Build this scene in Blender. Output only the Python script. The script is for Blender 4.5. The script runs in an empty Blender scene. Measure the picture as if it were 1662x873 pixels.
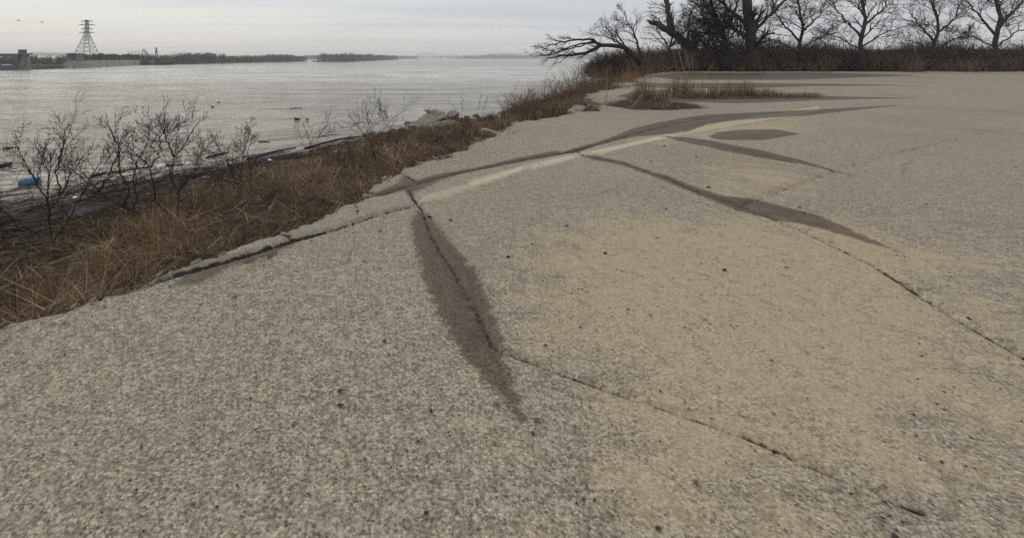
import bpy, math, random
import numpy as np
from math import radians as R
from mathutils import Vector, noise as mn

# ------------------------------------------------------------------ camera, sky, light
scene = bpy.context.scene
col = scene.collection
F = 800.0            # focal length in photo pixels
CX, HY = 600.0, 94.0 # principal column and horizon row
CAMZ, HW = 1.6, 6.0  # eye above the pavement, eye above the water
WZ = CAMZ - HW

cam_d = bpy.data.cameras.new('camera')
cam = bpy.data.objects.new('camera', cam_d)
col.objects.link(cam)
cam.location = (0, 0, CAMZ)
cam.rotation_euler = (R(90), 0, 0)
cam_d.sensor_width = 36
cam_d.lens = 36 * F / 1662
cam_d.shift_x = (831 - CX) / 1662
cam_d.shift_y = -(436.5 - HY) / 1662
cam_d.clip_start = 0.05
cam_d.clip_end = 30000
scene.camera = cam

scene.view_settings.view_transform = 'Standard'
scene.view_settings.look = 'None'
scene.view_settings.exposure = 0.0
scene.view_settings.gamma = 1
scene.view_settings.use_curve_mapping = False
scene.cycles.volume_bounces = 2
scene.cycles.max_bounces = 6
scene.cycles.use_denoising = False

SUN_EL, SUN_AZ = 38, -35      # azimuth clockwise from +Y (the view direction)
world = bpy.data.worlds.new('World')
scene.world = world
world.use_nodes = True
nt = world.node_tree
nt.nodes.clear()
def N(t, kind, **kw):
    n = t.nodes.new(kind)
    for k, v in kw.items():
        if k == 'ins':
            for kk, vv in v.items():
                if isinstance(vv, bpy.types.NodeSocket):
                    t.links.new(vv, n.inputs[kk])
                else:
                    n.inputs[kk].default_value = vv
        else:
            setattr(n, k, v)
    return n
def math_(t, op, a, b=None, clamp=False):
    n = t.nodes.new('ShaderNodeMath'); n.operation = op; n.use_clamp = clamp
    for i, v in enumerate((a, b)):
        if v is None: continue
        if isinstance(v, bpy.types.NodeSocket): t.links.new(v, n.inputs[i])
        else: n.inputs[i].default_value = v
    return n.outputs[0]
def mix_(t, fac, a, b, blend='MIX'):
    n = t.nodes.new('ShaderNodeMix'); n.data_type = 'RGBA'; n.blend_type = blend
    for i, v in ((0, fac), (6, a), (7, b)):
        if isinstance(v, bpy.types.NodeSocket): t.links.new(v, n.inputs[i])
        else: n.inputs[i].default_value = v if i == 0 else (*v[:3], 1)
    return n.outputs[2]
def maprange(t, v, a, b, c=0.0, d=1.0, smooth=False):
    n = t.nodes.new('ShaderNodeMapRange')
    if smooth: n.interpolation_type = 'SMOOTHSTEP'
    t.links.new(v, n.inputs[0])
    for i, x in enumerate((a, b, c, d)): n.inputs[i + 1].default_value = x
    return n.outputs[0]

sky = N(nt, 'ShaderNodeTexSky', sky_type='NISHITA', sun_disc=False, sun_elevation=R(SUN_EL),
        sun_rotation=R(SUN_AZ), air_density=1.2, dust_density=3.0)
tc = N(nt, 'ShaderNodeTexCoord')
sep = N(nt, 'ShaderNodeSeparateXYZ', ins={0: tc.outputs['Generated']})
el = math_(nt, 'MAXIMUM', sep.outputs[2], 0.0)
# overcast layer: pale grey, cooler to the right, creamy along the horizon on the left
side = maprange(nt, sep.outputs[0], -0.55, 0.65, smooth=True)
base = mix_(nt, side, (6.3, 6.75, 7.0), (4.6, 5.0, 5.75))
low = maprange(nt, el, 0.0, 0.13, 1.0, 0.0, smooth=True)
warm = mix_(nt, side, (6.7, 6.55, 6.05), (5.6, 5.75, 6.0))
base = mix_(nt, low, base, warm)
zen = maprange(nt, el, 0.12, 0.9)
base = mix_(nt, zen, base, (8.2, 8.3, 8.5))
# perspective of a flat cloud deck: direction / elevation
den = math_(nt, 'ADD', el, 0.07)
vx = math_(nt, 'DIVIDE', sep.outputs[0], den)
vy = math_(nt, 'DIVIDE', sep.outputs[1], den)
cv = N(nt, 'ShaderNodeCombineXYZ', ins={0: math_(nt, 'MULTIPLY', vx, 0.22), 1: vy, 2: 0.0})
n1 = N(nt, 'ShaderNodeTexNoise', ins={'Vector': cv.outputs[0], 'Scale': 0.55, 'Detail': 6.0, 'Roughness': 0.55, 'Distortion': 0.6})
cl = maprange(nt, n1.outputs[0], 0.36, 0.66, smooth=True)
base = mix_(nt, math_(nt, 'MULTIPLY', cl, 0.55), base, (7.3, 7.15, 6.75))
n2 = N(nt, 'ShaderNodeTexNoise', ins={'Vector': cv.outputs[0], 'Scale': 1.3, 'Detail': 5.0, 'Roughness': 0.5, 'Distortion': 0.3})
cl2 = maprange(nt, n2.outputs[0], 0.45, 0.7, smooth=True)
base = mix_(nt, math_(nt, 'MULTIPLY', cl2, 0.42), base, (4.6, 5.2, 5.9))
skymix = mix_(nt, 0.9, sky.outputs[0], base)
bg = N(nt, 'ShaderNodeBackground', ins={'Color': skymix, 'Strength': 0.113})
wo = N(nt, 'ShaderNodeOutputWorld', ins={0: bg.outputs[0]})

sun_d = bpy.data.lights.new('sun', 'SUN')
sun_d.energy = 0.6
sun_d.angle = R(30)
sun_d.color = (1, 0.95, 0.87)
sun = bpy.data.objects.new('sun', sun_d)
col.objects.link(sun)
_a, _e = R(SUN_AZ), R(SUN_EL)
sdir = Vector((math.sin(_a) * math.cos(_e), math.cos(_a) * math.cos(_e), math.sin(_e)))
sun.rotation_euler = sdir.to_track_quat('Z', 'Y').to_euler()

# ------------------------------------------------------------------ helpers
rng = np.random.default_rng(7)
rnd = random.Random(11)
def pt(px, py, Y):
    return Vector(((px - CX) / F * Y, Y, CAMZ - (py - HY) / F * Y))
def pav(px, py):
    Y = CAMZ * F / (py - HY)
    return ((px - CX) / F * Y, Y)
def to_un(x, y): return (0.6 * x + 0.8 * y, -0.8 * x + 0.6 * y)
def to_xy(u, n): return (0.6 * u - 0.8 * n, 0.8 * u + 0.6 * n)

def link(o, parent=None):
    col.objects.link(o)
    if parent is not None: o.parent = parent
    return o
def tag(o, label=None, cat=None, group=None, kind=None):
    if label: o['label'] = label
    if cat: o['category'] = cat
    if group: o['group'] = group
    if kind: o['kind'] = kind
    return o
def empty(name, loc, label=None, cat=None, group=None):
    o = bpy.data.objects.new(name, None)
    o.empty_display_size = 0.3
    link(o); o.location = loc
    bpy.context.view_layer.update()
    return tag(o, label, cat, group)
def mesh_np(name, verts, faces, mat, parent=None, smooth=True, attrs=None, cols=None):
    """verts (n,3), faces (m,k) arrays"""
    verts = np.asarray(verts, dtype=np.float32); faces = np.asarray(faces, dtype=np.int32)
    me = bpy.data.meshes.new(name)
    me.vertices.add(len(verts)); me.vertices.foreach_set('co', verts.ravel())
    k = faces.shape[1]
    me.loops.add(faces.size); me.loops.foreach_set('vertex_index', faces.ravel())
    me.polygons.add(len(faces))
    me.polygons.foreach_set('loop_start', np.arange(0, faces.size, k, dtype=np.int32))
    try: me.polygons.foreach_set('loop_total', np.full(len(faces), k, dtype=np.int32))
    except Exception: pass
    me.update(calc_edges=True)
    me.polygons.foreach_set('use_smooth', np.full(len(faces), bool(smooth)))
    for an, av in (attrs or {}).items():
        a = me.attributes.new(an, 'FLOAT', 'POINT'); a.data.foreach_set('value', np.asarray(av, dtype=np.float32))
    if cols is not None:
        a = me.attributes.new('Col', 'FLOAT_COLOR', 'POINT')
        c = np.ones((len(verts), 4), dtype=np.float32); c[:, :3] = cols
        a.data.foreach_set('color', c.ravel())
    me.validate()
    if mat: me.materials.append(mat)
    o = bpy.data.objects.new(name, me)
    link(o)
    if parent is not None:
        o.parent = parent
        o.matrix_parent_inverse = parent.matrix_world.inverted()
    return o

class MB:
    """collects boxes, prisms and tubes; mixed polygons"""
    def __init__(s): s.v = []; s.f = []
    def add(s, v, f):
        b = len(s.v); s.v += [tuple(x) for x in v]; s.f += [tuple(i + b for i in q) for q in f]
    def box(s, c, size, rot=0.0, tilt=(0, 0), jit=0.0):
        cx, cy, cz = c; sx, sy, sz = [q / 2 for q in size]
        from mathutils import Euler
        m = Euler((tilt[0], tilt[1], rot)).to_matrix()
        v = []
        for x in (-1, 1):
            for y in (-1, 1):
                for z in (-1, 1):
                    p = Vector((x * sx, y * sy, z * sz))
                    if jit: p += Vector((rnd.uniform(-jit, jit), rnd.uniform(-jit, jit), rnd.uniform(-jit, jit)))
                    v.append(m @ p + Vector(c))
        s.add(v, [(0, 1, 3, 2), (4, 6, 7, 5), (0, 4, 5, 1), (2, 3, 7, 6), (0, 2, 6, 4), (1, 5, 7, 3)])
    def prism(s, poly, z0, z1):
        n = len(poly)
        s.add([(x, y, z0) for x, y in poly] + [(x, y, z1) for x, y in poly],
              [tuple(range(n - 1, -1, -1)), tuple(range(n, 2 * n))] + [(i, (i + 1) % n, n + (i + 1) % n, n + i) for i in range(n)])
    def tube(s, pts, rad, sides=5):
        pts = [Vector(p) for p in pts]
        if not hasattr(rad, '__len__'): rad = [rad] * len(pts)
        b = len(s.v)
        for i, p in enumerate(pts):
            d = (pts[min(i + 1, len(pts) - 1)] - pts[max(i - 1, 0)])
            if d.length < 1e-9: d = Vector((0, 0, 1))
            d.normalize()
            up = Vector((0, 0, 1)) if abs(d.z) < 0.9 else Vector((1, 0, 0))
            a = d.cross(up).normalized(); c = d.cross(a)
            for k in range(sides):
                t = 2 * math.pi * k / sides
                q = p + (a * math.cos(t) + c * math.sin(t)) * rad[i]
                s.v.append((q.x, q.y, q.z))
        for i in range(len(pts) - 1):
            for k in range(sides):
                k2 = (k + 1) % sides
                s.f.append((b + i * sides + k, b + i * sides + k2, b + (i + 1) * sides + k2, b + (i + 1) * sides + k))
        if sides > 2:
            s.f.append(tuple(b + k for k in range(sides - 1, -1, -1)))
            e = b + (len(pts) - 1) * sides
            s.f.append(tuple(e + k for k in range(sides)))
    def build(s, name, mat, parent=None, smooth=False, bevel=0):
        me = bpy.data.meshes.new(name); me.from_pydata(s.v, [], s.f); me.update()
        me.materials.append(mat)
        if smooth: me.polygons.foreach_set('use_smooth', np.full(len(me.polygons), True))
        o = bpy.data.objects.new(name, me); link(o)
        if parent is not None:
            o.parent = parent; o.matrix_parent_inverse = parent.matrix_world.inverted()
        if bevel:
            b = o.modifiers.new('bevel', 'BEVEL'); b.width = bevel; b.segments = 2
        return o

def mat_new(name):
    m = bpy.data.materials.new(name); m.use_nodes = True
    t = m.node_tree; p = t.nodes['Principled BSDF']
    return m, t, p
def simple(name, c, rough=0.85, c2=None, scale=8.0, bump=0.0, spec=0.3, metallic=0.0, detail=6.0):
    m, t, p = mat_new(name)
    p.inputs['Roughness'].default_value = rough
    p.inputs['Specular IOR Level'].default_value = spec
    p.inputs['Metallic'].default_value = metallic
    geo = N(t, 'ShaderNodeNewGeometry')
    n = N(t, 'ShaderNodeTexNoise', ins={'Vector': geo.outputs['Position'], 'Scale': scale, 'Detail': detail, 'Roughness': 0.65})
    c2 = c2 or tuple(x * 0.6 for x in c)
    f = maprange(t, n.outputs[0], 0.32, 0.68)
    t.links.new(mix_(t, f, c2, c), p.inputs['Base Color'])
    if bump:
        b = N(t, 'ShaderNodeBump', ins={'Strength': 0.8, 'Distance': bump, 'Height': n.outputs[0]})
        t.links.new(b.outputs[0], p.inputs['Normal'])
    return m
def colmat(name, rough=0.8, spec=0.2, transl=0.0):
    m, t, p = mat_new(name)
    a = N(t, 'ShaderNodeAttribute', attribute_name='Col')
    t.links.new(a.outputs['Color'], p.inputs['Base Color'])
    p.inputs['Roughness'].default_value = rough
    p.inputs['Specular IOR Level'].default_value = spec
    return m

M = {}
M['bark'] = simple('dark_bark', (0.062, 0.048, 0.040), 0.9, (0.022, 0.017, 0.015), 30, 0.01)
M['bark_grey'] = simple('grey_bark', (0.13, 0.115, 0.10), 0.9, (0.05, 0.042, 0.036), 6, 0.05)
M['twig'] = simple('twig', (0.05, 0.034, 0.028), 0.8, (0.024, 0.016, 0.014), 14)
M['twig_red'] = simple('reddish_twig', (0.23, 0.14, 0.095), 0.8, (0.11, 0.064, 0.046), 5)
M['stalk'] = simple('dry_stalk', (0.34, 0.25, 0.15), 0.8, (0.2, 0.13, 0.075), 9)
M['grass'] = colmat('dry_grass')
M['woods'] = colmat('bare_woods', 0.95, 0.0)
M['stick'] = colmat('drift_stick', 0.85, 0.2)
M['steel'] = simple('weathered_steel', (0.07, 0.074, 0.078), 0.7, (0.045, 0.047, 0.05), 0.5)
M['dam_conc'] = simple('dam_concrete', (0.42, 0.385, 0.31), 0.9, (0.26, 0.24, 0.20), 0.35, 0.02)
M['dam_dark'] = simple('dam_dark', (0.11, 0.115, 0.12), 0.9, (0.06, 0.062, 0.066), 0.4)
M['chunk'] = simple('broken_concrete', (0.36, 0.32, 0.265), 0.95, (0.09, 0.075, 0.058), 5, 0.06, detail=12.0)
M['blue'] = simple('blue_plastic', (0.028, 0.12, 0.235), 0.5, (0.03, 0.085, 0.15), 5, 0.0, 0.5)
M['white'] = simple('white_foam', (0.78, 0.78, 0.76), 0.7, (0.55, 0.53, 0.5), 12)
M['black'] = simple('black_plastic', (0.016, 0.018, 0.019), 0.75, (0.03, 0.03, 0.03), 6, 0.01, 0.5)
M['plank'] = simple('weathered_plank', (0.30, 0.21, 0.115), 0.85, (0.14, 0.09, 0.05), 12, 0.004)
M['sheet'] = simple('grey_panel', (0.085, 0.092, 0.09), 0.8, (0.045, 0.05, 0.048), 5, 0.004)
M['drift'] = simple('driftwood', (0.17, 0.135, 0.105), 0.9, (0.07, 0.052, 0.04), 8, 0.01)
M['wetlog'] = simple('wet_driftwood', (0.03, 0.022, 0.018), 0.55, (0.015, 0.011, 0.009), 8, 0.01)
M['stone'] = simple('dark_pebble', (0.03, 0.025, 0.022), 0.8, None, 40)

# ------------------------------------------------------------------ terrain functions
EDGE = [(258,443),(330,420),(400,398),(465,380),(520,355),(560,338),(585,330),(587,324),(597,313),(611,299),(633,289),(654,283),
        (656,272),(683,265),(714,258),(733,250),(762,241),(791,226),(808,222),(820,209),(833,199),(880,194),(911,188),(948,182),
        (966,180),(974,170),(968,164),(954,155),(975,150),(1011,143),(1003,135),(1034,129),(1050,123),(1077,117),(1052,114)]
eu, en = [], []
for a, b in EDGE:
    u, n = to_un(*pav(a, b)); eu.append(u); en.append(n)
o_ = np.argsort(eu); eu = np.array(eu)[o_]; en = np.array(en)[o_]
eu = np.concatenate([[-30, -6, 0.0], eu, [120]]); en = np.concatenate([[4.2, 3.75, 3.55], en, [12]])
_ph = rng.uniform(0, 6.28, 24)
def wob(u, f0=2.0, amp=0.05, seed=0):
    s = 0
    for i in range(8):
        f = f0 * 1.75 ** i
        s = s + amp / 1.45 ** i * np.sin(u * f + _ph[(i + seed) % 24] + 1.7 * np.sin(u * f * 0.37 + i))
    return s
def n_edge(u):
    u = np.asarray(u, dtype=float)
    j1 = vnoise(u, u * 0 + 3.3, 41, 3, 3.2); j2 = vnoise(u, u * 0 + 8.1, 42, 3, 14.0)
    return np.interp(u, eu, en) + wob(u, 4.0, 0.014) + wob(u, 0.9, 0.02, 5) + j1 * (0.05 + 0.011 * np.clip(u - 6, 0, 30)) + np.abs(j2) * 0.05 + np.round(vnoise(u, u * 0 + 4.7, 44, 2, 2.6) * 4) / 4 * 0.09 + np.round(vnoise(u, u * 0 + 1.7, 43, 2, 1.1) * 3) / 3 * 0.02 * np.clip(u - 7, 0, 25) * (u < 75)

def vnoise(x, y, seed=0, octs=4, f=1.0):
    """smooth value noise in numpy, about -1..1"""
    tot = 0; amp = 1; norm = 0
    for o in range(octs):
        X = np.asarray(x) * f + 17.3 * o + seed * 5.1; Y = np.asarray(y) * f - 9.7 * o + seed * 3.3
        xi = np.floor(X); yi = np.floor(Y); xf = X - xi; yf = Y - yi
        def h(a, b):
            v = np.sin(a * 127.1 + b * 311.7 + seed * 74.7) * 43758.5453
            return (v - np.floor(v)) * 2 - 1
        sx = xf * xf * (3 - 2 * xf); sy = yf * yf * (3 - 2 * yf)
        v = (h(xi, yi) * (1 - sx) + h(xi + 1, yi) * sx) * (1 - sy) + (h(xi, yi + 1) * (1 - sx) + h(xi + 1, yi + 1) * sx) * sy
        tot = tot + v * amp; norm += amp; amp *= 0.5; f *= 2.03
    return tot / norm

SHORE = 21.0
def bank_z(u, n):
    u = np.asarray(u, dtype=float); n = np.asarray(n, dtype=float)
    d = n - n_edge(u)
    sh = SHORE + 1.2 * np.sin(u * 0.11 + 0.6) + wob(u, 0.4, 0.25, 3)
    L = np.maximum(sh - n_edge(u), 5)
    prof_x = np.array([-3, 0.0, 0.12, 0.7, 2.2, 6, 0, 0, 0]); 
    t = np.clip((d - 2.2) / (L - 2.2), 0, 3)
    z = np.where(d < 0, -0.25, np.where(d < 0.35, -0.25 - d / 0.35 * 0.65,
        np.where(d < 2.2, -0.90 - (d - 0.35) / 1.85 * 0.7, -1.6 - (abs(WZ) - 1.6) * np.minimum(t, 1) ** 0.95 - np.maximum(t - 1, 0) * 6)))
    x, y = to_xy(u, n)
    rough = vnoise(x, y, 3, 4, 0.55) * 0.22 + vnoise(x, y, 5, 3, 2.2) * 0.07
    z = z + rough * np.clip(d / 0.8, 0, 1)
    return np.maximum(z, WZ - 3)
def ground_z(x, y):
    u, n = to_un(x, y)
    return float(bank_z(u, n)) if n > float(n_edge(u)) else 0.0
def hit(px, py, y0=2.0, y1=80.0):
    prev = None; Y = y0
    while Y < y1:
        p = pt(px, py, Y)
        g = max(ground_z(p.x, p.y), WZ)
        if p.z <= g: return Vector((p.x, p.y, g))
        Y *= 1.006
    return pt(px, py, y1)

# ------------------------------------------------------------------ pavement
def seg_dist(x, y, pts, closed=False):
    d = np.full(x.shape, 1e9); tt = np.zeros(x.shape)
    P = list(pts) + ([pts[0]] if closed else [])
    acc = 0
    for (ax, ay), (bx, by) in zip(P[:-1], P[1:]):
        dx, dy = bx - ax, by - ay; L2 = dx * dx + dy * dy + 1e-12
        t = np.clip(((x - ax) * dx + (y - ay) * dy) / L2, 0, 1)
        q = np.hypot(x - ax - t * dx, y - ay - t * dy)
        m = q < d; d = np.where(m, q, d); tt = np.where(m, acc + t, tt); acc += 1
    return d, tt
def poly_sdf(x, y, pts):
    d, _ = seg_dist(x, y, pts, True)
    ins = np.zeros(x.shape, bool)
    n = len(pts)
    for i in range(n):
        (ax, ay), (bx, by) = pts[i], pts[(i + 1) % n]
        c = ((ay > y) != (by > y)) & (x < (bx - ax) * (y - ay) / (by - ay + 1e-12) + ax)
        ins ^= c
    return np.where(ins, -d, d)
px2 = lambda L: [pav(a, b) for a, b in L]

CRACKS_AND_HOLLOW_SHADE = [  # (points in the photo, half width in m along the line)
 ([(200,470),(290,443),(330,433),(400,413),(440,400),(472,391)], [.035,.03,.028,.02,.02,.022]),
 ([(465,380),(470,386),(472,391)], [.012,.012,.015]),
 ([(472,391),(540,373),(600,353),(667,335),(720,322)], [.02,.012,.007,.008,.006]),
 ([(720,322),(850,278),(945,253),(1085,224),(1200,204),(1330,184)], [.004,.004,.004,.004,.004,.004]),
 ([(581,326),(605,320),(640,309),(664,302),(682,297)], [.03,.025,.016,.012,.01]),
 ([(654,281),(668,290),(682,297)], [.012,.014,.01]),
 ([(682,297),(720,287),(770,276),(850,259),(900,250),(935,243),(960,236),(1030,217),(1100,200),(1150,191),(1200,188),(1350,178)],
  [.014,.010,.014,.02,.035,.055,.03,.02,.014,.018,.014,.012]),
 ([(664,308),(671,322),(684,338),(692,362),(700,382),(716,408),(738,443),(772,500),(800,560)], [.01,.014,.008,.003,.003,.004,.003,.003,.002]),
 ([(935,243),(945,250),(962,256),(1010,264),(1060,281),(1090,291),(1112,302),(1150,317),(1200,333),(1300,372)], [.02,.015,.01,.012,.012,.012,.018,.012,.012,.01]),
 ([(985,207),(1005,210),(1022,214)], [.008,.02,.01]),
 ([(577,333),(581,343),(578,350)], [.008,.006,.004]),
 ([(400,424),(425,422),(447,410)], [.003,.004,.003]),
 ([(1080,222),(1130,229),(1170,236),(1200,242),(1300,268)], [.006]*5),
 ([(825,219),(838,213),(846,211)], [.012,.012,.006]),
 ([(974,170),(1010,171),(1080,168),(1200,166),(1330,164)], [.02,.012,.012,.012,.012]),
 ([(1045,127),(1090,131),(1140,133),(1230,133)], [.05,.04,.03,.03]),
 ([(1011,142),(1060,141),(1100,140),(1200,141),(1400,142)], [.03,.03,.03,.03,.03]),
 ([(1060,119),(1120,122),(1200,122),(1400,121)], [.06]*4),
 ([(714,258),(722,263),(735,262)], [.004,.004,.003]),
 ([(1000,134),(1012,139),(1024,142)], [.10,.12,.05]), ([(1040,118),(1060,117),(1088,116.5)], [.3,.28,.1]), ([(966,176),(975,174),(988,174)], [.09,.08,.02]),  # widest entries paint the dark of a hollow and under a slab overhang
 ([(1200,333),(1290,300),(1400,262),(1662,200)], [.006]*4),
 ([(800,560),(960,620),(1200,700),(1500,830)], [.006,.005,.006,.004]),
 ([(1300,372),(1420,430),(1560,520),(1700,600)], [.008,.01,.008,.008]),
]
STAINS = [
 [(680,338),(672,345),(667,365),(670,385),(676,410),(684,443),(715,520),(760,590),(850,690),(815,550),(775,443),(757,423),(737,398),(716,372),(702,352)],
 [(600,316),(640,300),(652,288),(662,286),(676,292),(706,284),(716,282),(770,273),(835,257),(905,243),(910,250),(850,262),(800,272),(745,283),(715,294),(690,306),(672,313),(668,322),(660,318),(655,309),(620,320),(590,324)],
 [(905,247),(960,233),(985,225),(1030,208),(1060,201),(1110,191),(1150,186),(1200,184),(1330,178),(1470,170),(1330,186),(1200,195),(1150,201),(1120,213),(1095,217),(1060,220),(1030,222),(985,232),(950,240),(930,249)],
 [(940,250),(965,252),(1012,262),(1062,279),(1090,287),(1112,297),(1150,311),(1175,318),(1220,322),(1330,350),(1470,412),(1330,370),(1230,350),(1195,341),(1150,323),(1110,307),(1088,298),(1055,284),(1010,268),(965,260)],
 [(1078,221),(1110,223),(1150,228),(1185,235),(1230,243),(1300,260),(1390,288),(1300,266),(1230,256),(1180,246),(1140,237),(1100,229)],
 [(1150,222),(1165,215),(1200,211),(1260,210),(1300,218),(1240,228),(1180,228),(1158,226)],
 [(455,408),(480,395),(470,392),(400,412),(330,434),(300,445),(280,465),(330,460),(365,438),(400,426)],
 [(1000,157),(1030,149),(1080,146),(1095,152),(1060,159),(1020,161)],
 [(1040,123),(1100,119),(1300,118),(1500,122),(1300,130),(1100,130)],
 [(980,171),(1010,164),(1060,164),(1110,168),(1145,176),(1080,179),(1030,178)],
 [(1060,163),(1110,158),(1200,156),(1330,156),(1500,160),(1330,163),(1200,168),(1120,166)],
 [(1010,140),(1045,134),(1090,136),(1190,135),(1330,136),(1520,139),(1330,140),(1190,144),(1080,143)],
]
BANDS = [[(676,330),(690,317),(740,303),(800,287),(850,267),(940,247),(1000,236),(1070,220),(1130,208),(1200,193),(1330,172),(1330,180),(1200,203),(1085,224),(945,253),(850,279),(720,322)],]
BRIGHT = [[(862,268),(930,251),(935,254),(868,275)], [(958,246),(1000,237),(1070,222),(1078,224),(1010,240),(975,251)], [(760,292),(850,270),(850,275),(765,303)]]
SANDP = [[(870,480),(900,400),(930,360),(1000,345),(1100,352),(1200,345),(1330,360),(1662,420),(1662,873),(1000,873)],
         [(1040,228),(1090,216),(1150,205),(1200,197),(1300,190),(1300,215),(1200,222),(1110,232)],
         [(1150,310),(1190,280),(1230,275),(1280,290),(1230,315)]]
KERB = [(258,447),(465,376),(560,334),(590,324),(667,312),(667,335),(600,353),(540,373),(472,391),(400,413),(290,443)]

def build_pavement():
    ur = [-8.0]
    while ur[-1] < 96:
        u = ur[-1]; r = max(abs(u - 1.5) * 0.010, 0.028)
        ur.append(u + r)
    vr = [0.0, 0.012, 0.03, 0.055]
    while vr[-1] < 130:
        v = vr[-1]; r = 0.03 if v < 6.5 else 0.03 + (v - 6.5) * 0.016
        vr.append(v + r)
    U, V = np.meshgrid(np.array(ur), np.array(vr), indexing='ij')
    ne = n_edge(U)
    Nn = ne - V
    X, Y = to_xy(U, Nn)
    crack = np.full(X.shape, 1.0); stain = np.full(X.shape, 2.0)
    for pts, ws in CRACKS_AND_HOLLOW_SHADE:
        d, t = seg_dist(X, Y, px2(pts))
        w = np.interp(t, np.arange(len(ws)), ws)
        crack = np.minimum(crack, d - w)
    for P in STAINS: stain = np.minimum(stain, poly_sdf(X, Y, px2(P)))
    band = np.full(X.shape, 1.0)
    for P in BANDS: band = np.minimum(band, poly_sdf(X, Y, px2(P)))
    bright = np.full(X.shape, 1.0)
    for P in BRIGHT: bright = np.minimum(bright, poly_sdf(X, Y, px2(P)))
    sand = np.full(X.shape, 3.0)
    for P in SANDP: sand = np.minimum(sand, poly_sdf(X, Y, px2(P)))
    kerb = poly_sdf(X, Y, px2(KERB))
    Z = vnoise(X, Y, 1, 3, 0.25) * 0.012 + vnoise(X, Y, 9, 2, 2.5) * 0.003
    Z = Z - 0.035 * np.exp(-np.maximum(crack, 0) / 0.012) * (crack < 0.06)
    Z = Z - 0.012 * np.exp(-V / 0.03) + 0.02 * np.clip(-kerb / 0.02, 0, 1)
    # rounded, crumbled outer edge
    Z = Z - np.abs(vnoise(X, Y, 12, 3, 9.0)) * 0.05 * np.exp(-V / 0.03)
    nu, nv = X.shape
    verts = np.stack([X, Y, Z], -1).reshape(-1, 3)
    idx = np.arange(nu * nv).reshape(nu, nv)
    a, b, c, d = idx[:-1, :-1], idx[1:, :-1], idx[1:, 1:], idx[:-1, 1:]
    faces = np.stack([a, b, c, d], -1).reshape(-1, 4)
    far = (np.stack([Y[:-1, :-1], ], -1).reshape(-1) < 75) & (X[:-1, :-1].reshape(-1) < 95) & (Y[:-1, :-1].reshape(-1) > -12)
    faces = faces[far]
    # broken face of the slab, going down
    rows = []
    base = len(verts); us = np.array(ur); n0 = n_edge(us)
    rings = []
    for k, (dz, dn) in enumerate([(-0.03, 0.0), (-0.09, -0.03), (-0.17, -0.01), (-0.24, -0.07)]):
        nn = n0 + dn + wob(us, 11.0, 0.012, k * 3)
        xx, yy = to_xy(us, nn)
        rings.append(np.stack([xx, yy, np.full(len(us), dz) + wob(us, 7, 0.006, k)], -1))
    verts = np.concatenate([verts] + rings)
    prev = idx[:, 0]
    fs = [faces]
    for k in range(4):
        cur = base + k * nu + np.arange(nu)
        fs.append(np.stack([prev[:-1], cur[:-1], cur[1:], prev[1:]], -1)); prev = cur
    faces = np.concatenate(fs)[:, ::-1]
    ext = 4 * nu
    A = {k: np.concatenate([np.clip(v, -1, 3).ravel(), np.full(ext, e)]) for k, v, e in
         (('crack', crack, 1.0), ('stain', stain, 2.0), ('band', band, 1.0), ('bright', bright, 1.0), ('sand', sand, 3.0), ('kerb', kerb, 1.0))}
    A['rim'] = np.concatenate([np.clip(V, 0, 1).ravel(), np.zeros(ext)])
    return verts, faces, A

def stretched(t, vec, rot, sx, sy):
    mp = N(t, 'ShaderNodeMapping', ins={'Vector': vec, 'Rotation': (0, 0, R(rot)), 'Scale': (sx, sy, 1)})
    return mp.outputs[0]
m, t, p = mat_new('old_concrete')
geo = N(t, 'ShaderNodeNewGeometry'); pos = geo.outputs['Position']
def att(nm): return N(t, 'ShaderNodeAttribute', attribute_name=nm).outputs['Fac']
def noise_(t, vec, scale, detail=4.0, rough=0.6, dist=0.0):
    return N(t, 'ShaderNodeTexNoise', ins={'Vector': vec, 'Scale': scale, 'Detail': detail, 'Roughness': rough, 'Distortion': dist}).outputs[0]
big = noise_(t, pos, 0.45, 5, 0.6)
mid = noise_(t, pos, 3.0, 6, 0.65)
fine = noise_(t, pos, 75.0, 3, 0.7)
agg = N(t, 'ShaderNodeTexVoronoi', ins={'Vector': pos, 'Scale': 64.0, 'Randomness': 1.0})
aggc = N(t, 'ShaderNodeSeparateColor', ins={0: agg.outputs['Color']})
c = mix_(t, maprange(t, big, 0.35, 0.65), (0.31, 0.255, 0.182), (0.375, 0.316, 0.23))
c = mix_(t, math_(t, 'MULTIPLY', maprange(t, mid, 0.38, 0.66), 0.45), c, (0.205, 0.178, 0.136))
# silt washed over the slab
sandm = maprange(t, math_(t, 'ADD', math_(t, 'ADD', att('sand'), math_(t, 'MULTIPLY', math_(t, 'SUBTRACT', mid, 0.5), 2.6)),
                          math_(t, 'MULTIPLY', math_(t, 'SUBTRACT', big, 0.5), 2.0)), 0.35, -0.6, smooth=True)
c = mix_(t, math_(t, 'MULTIPLY', sandm, 0.85), c, (0.46, 0.36, 0.225))
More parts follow.
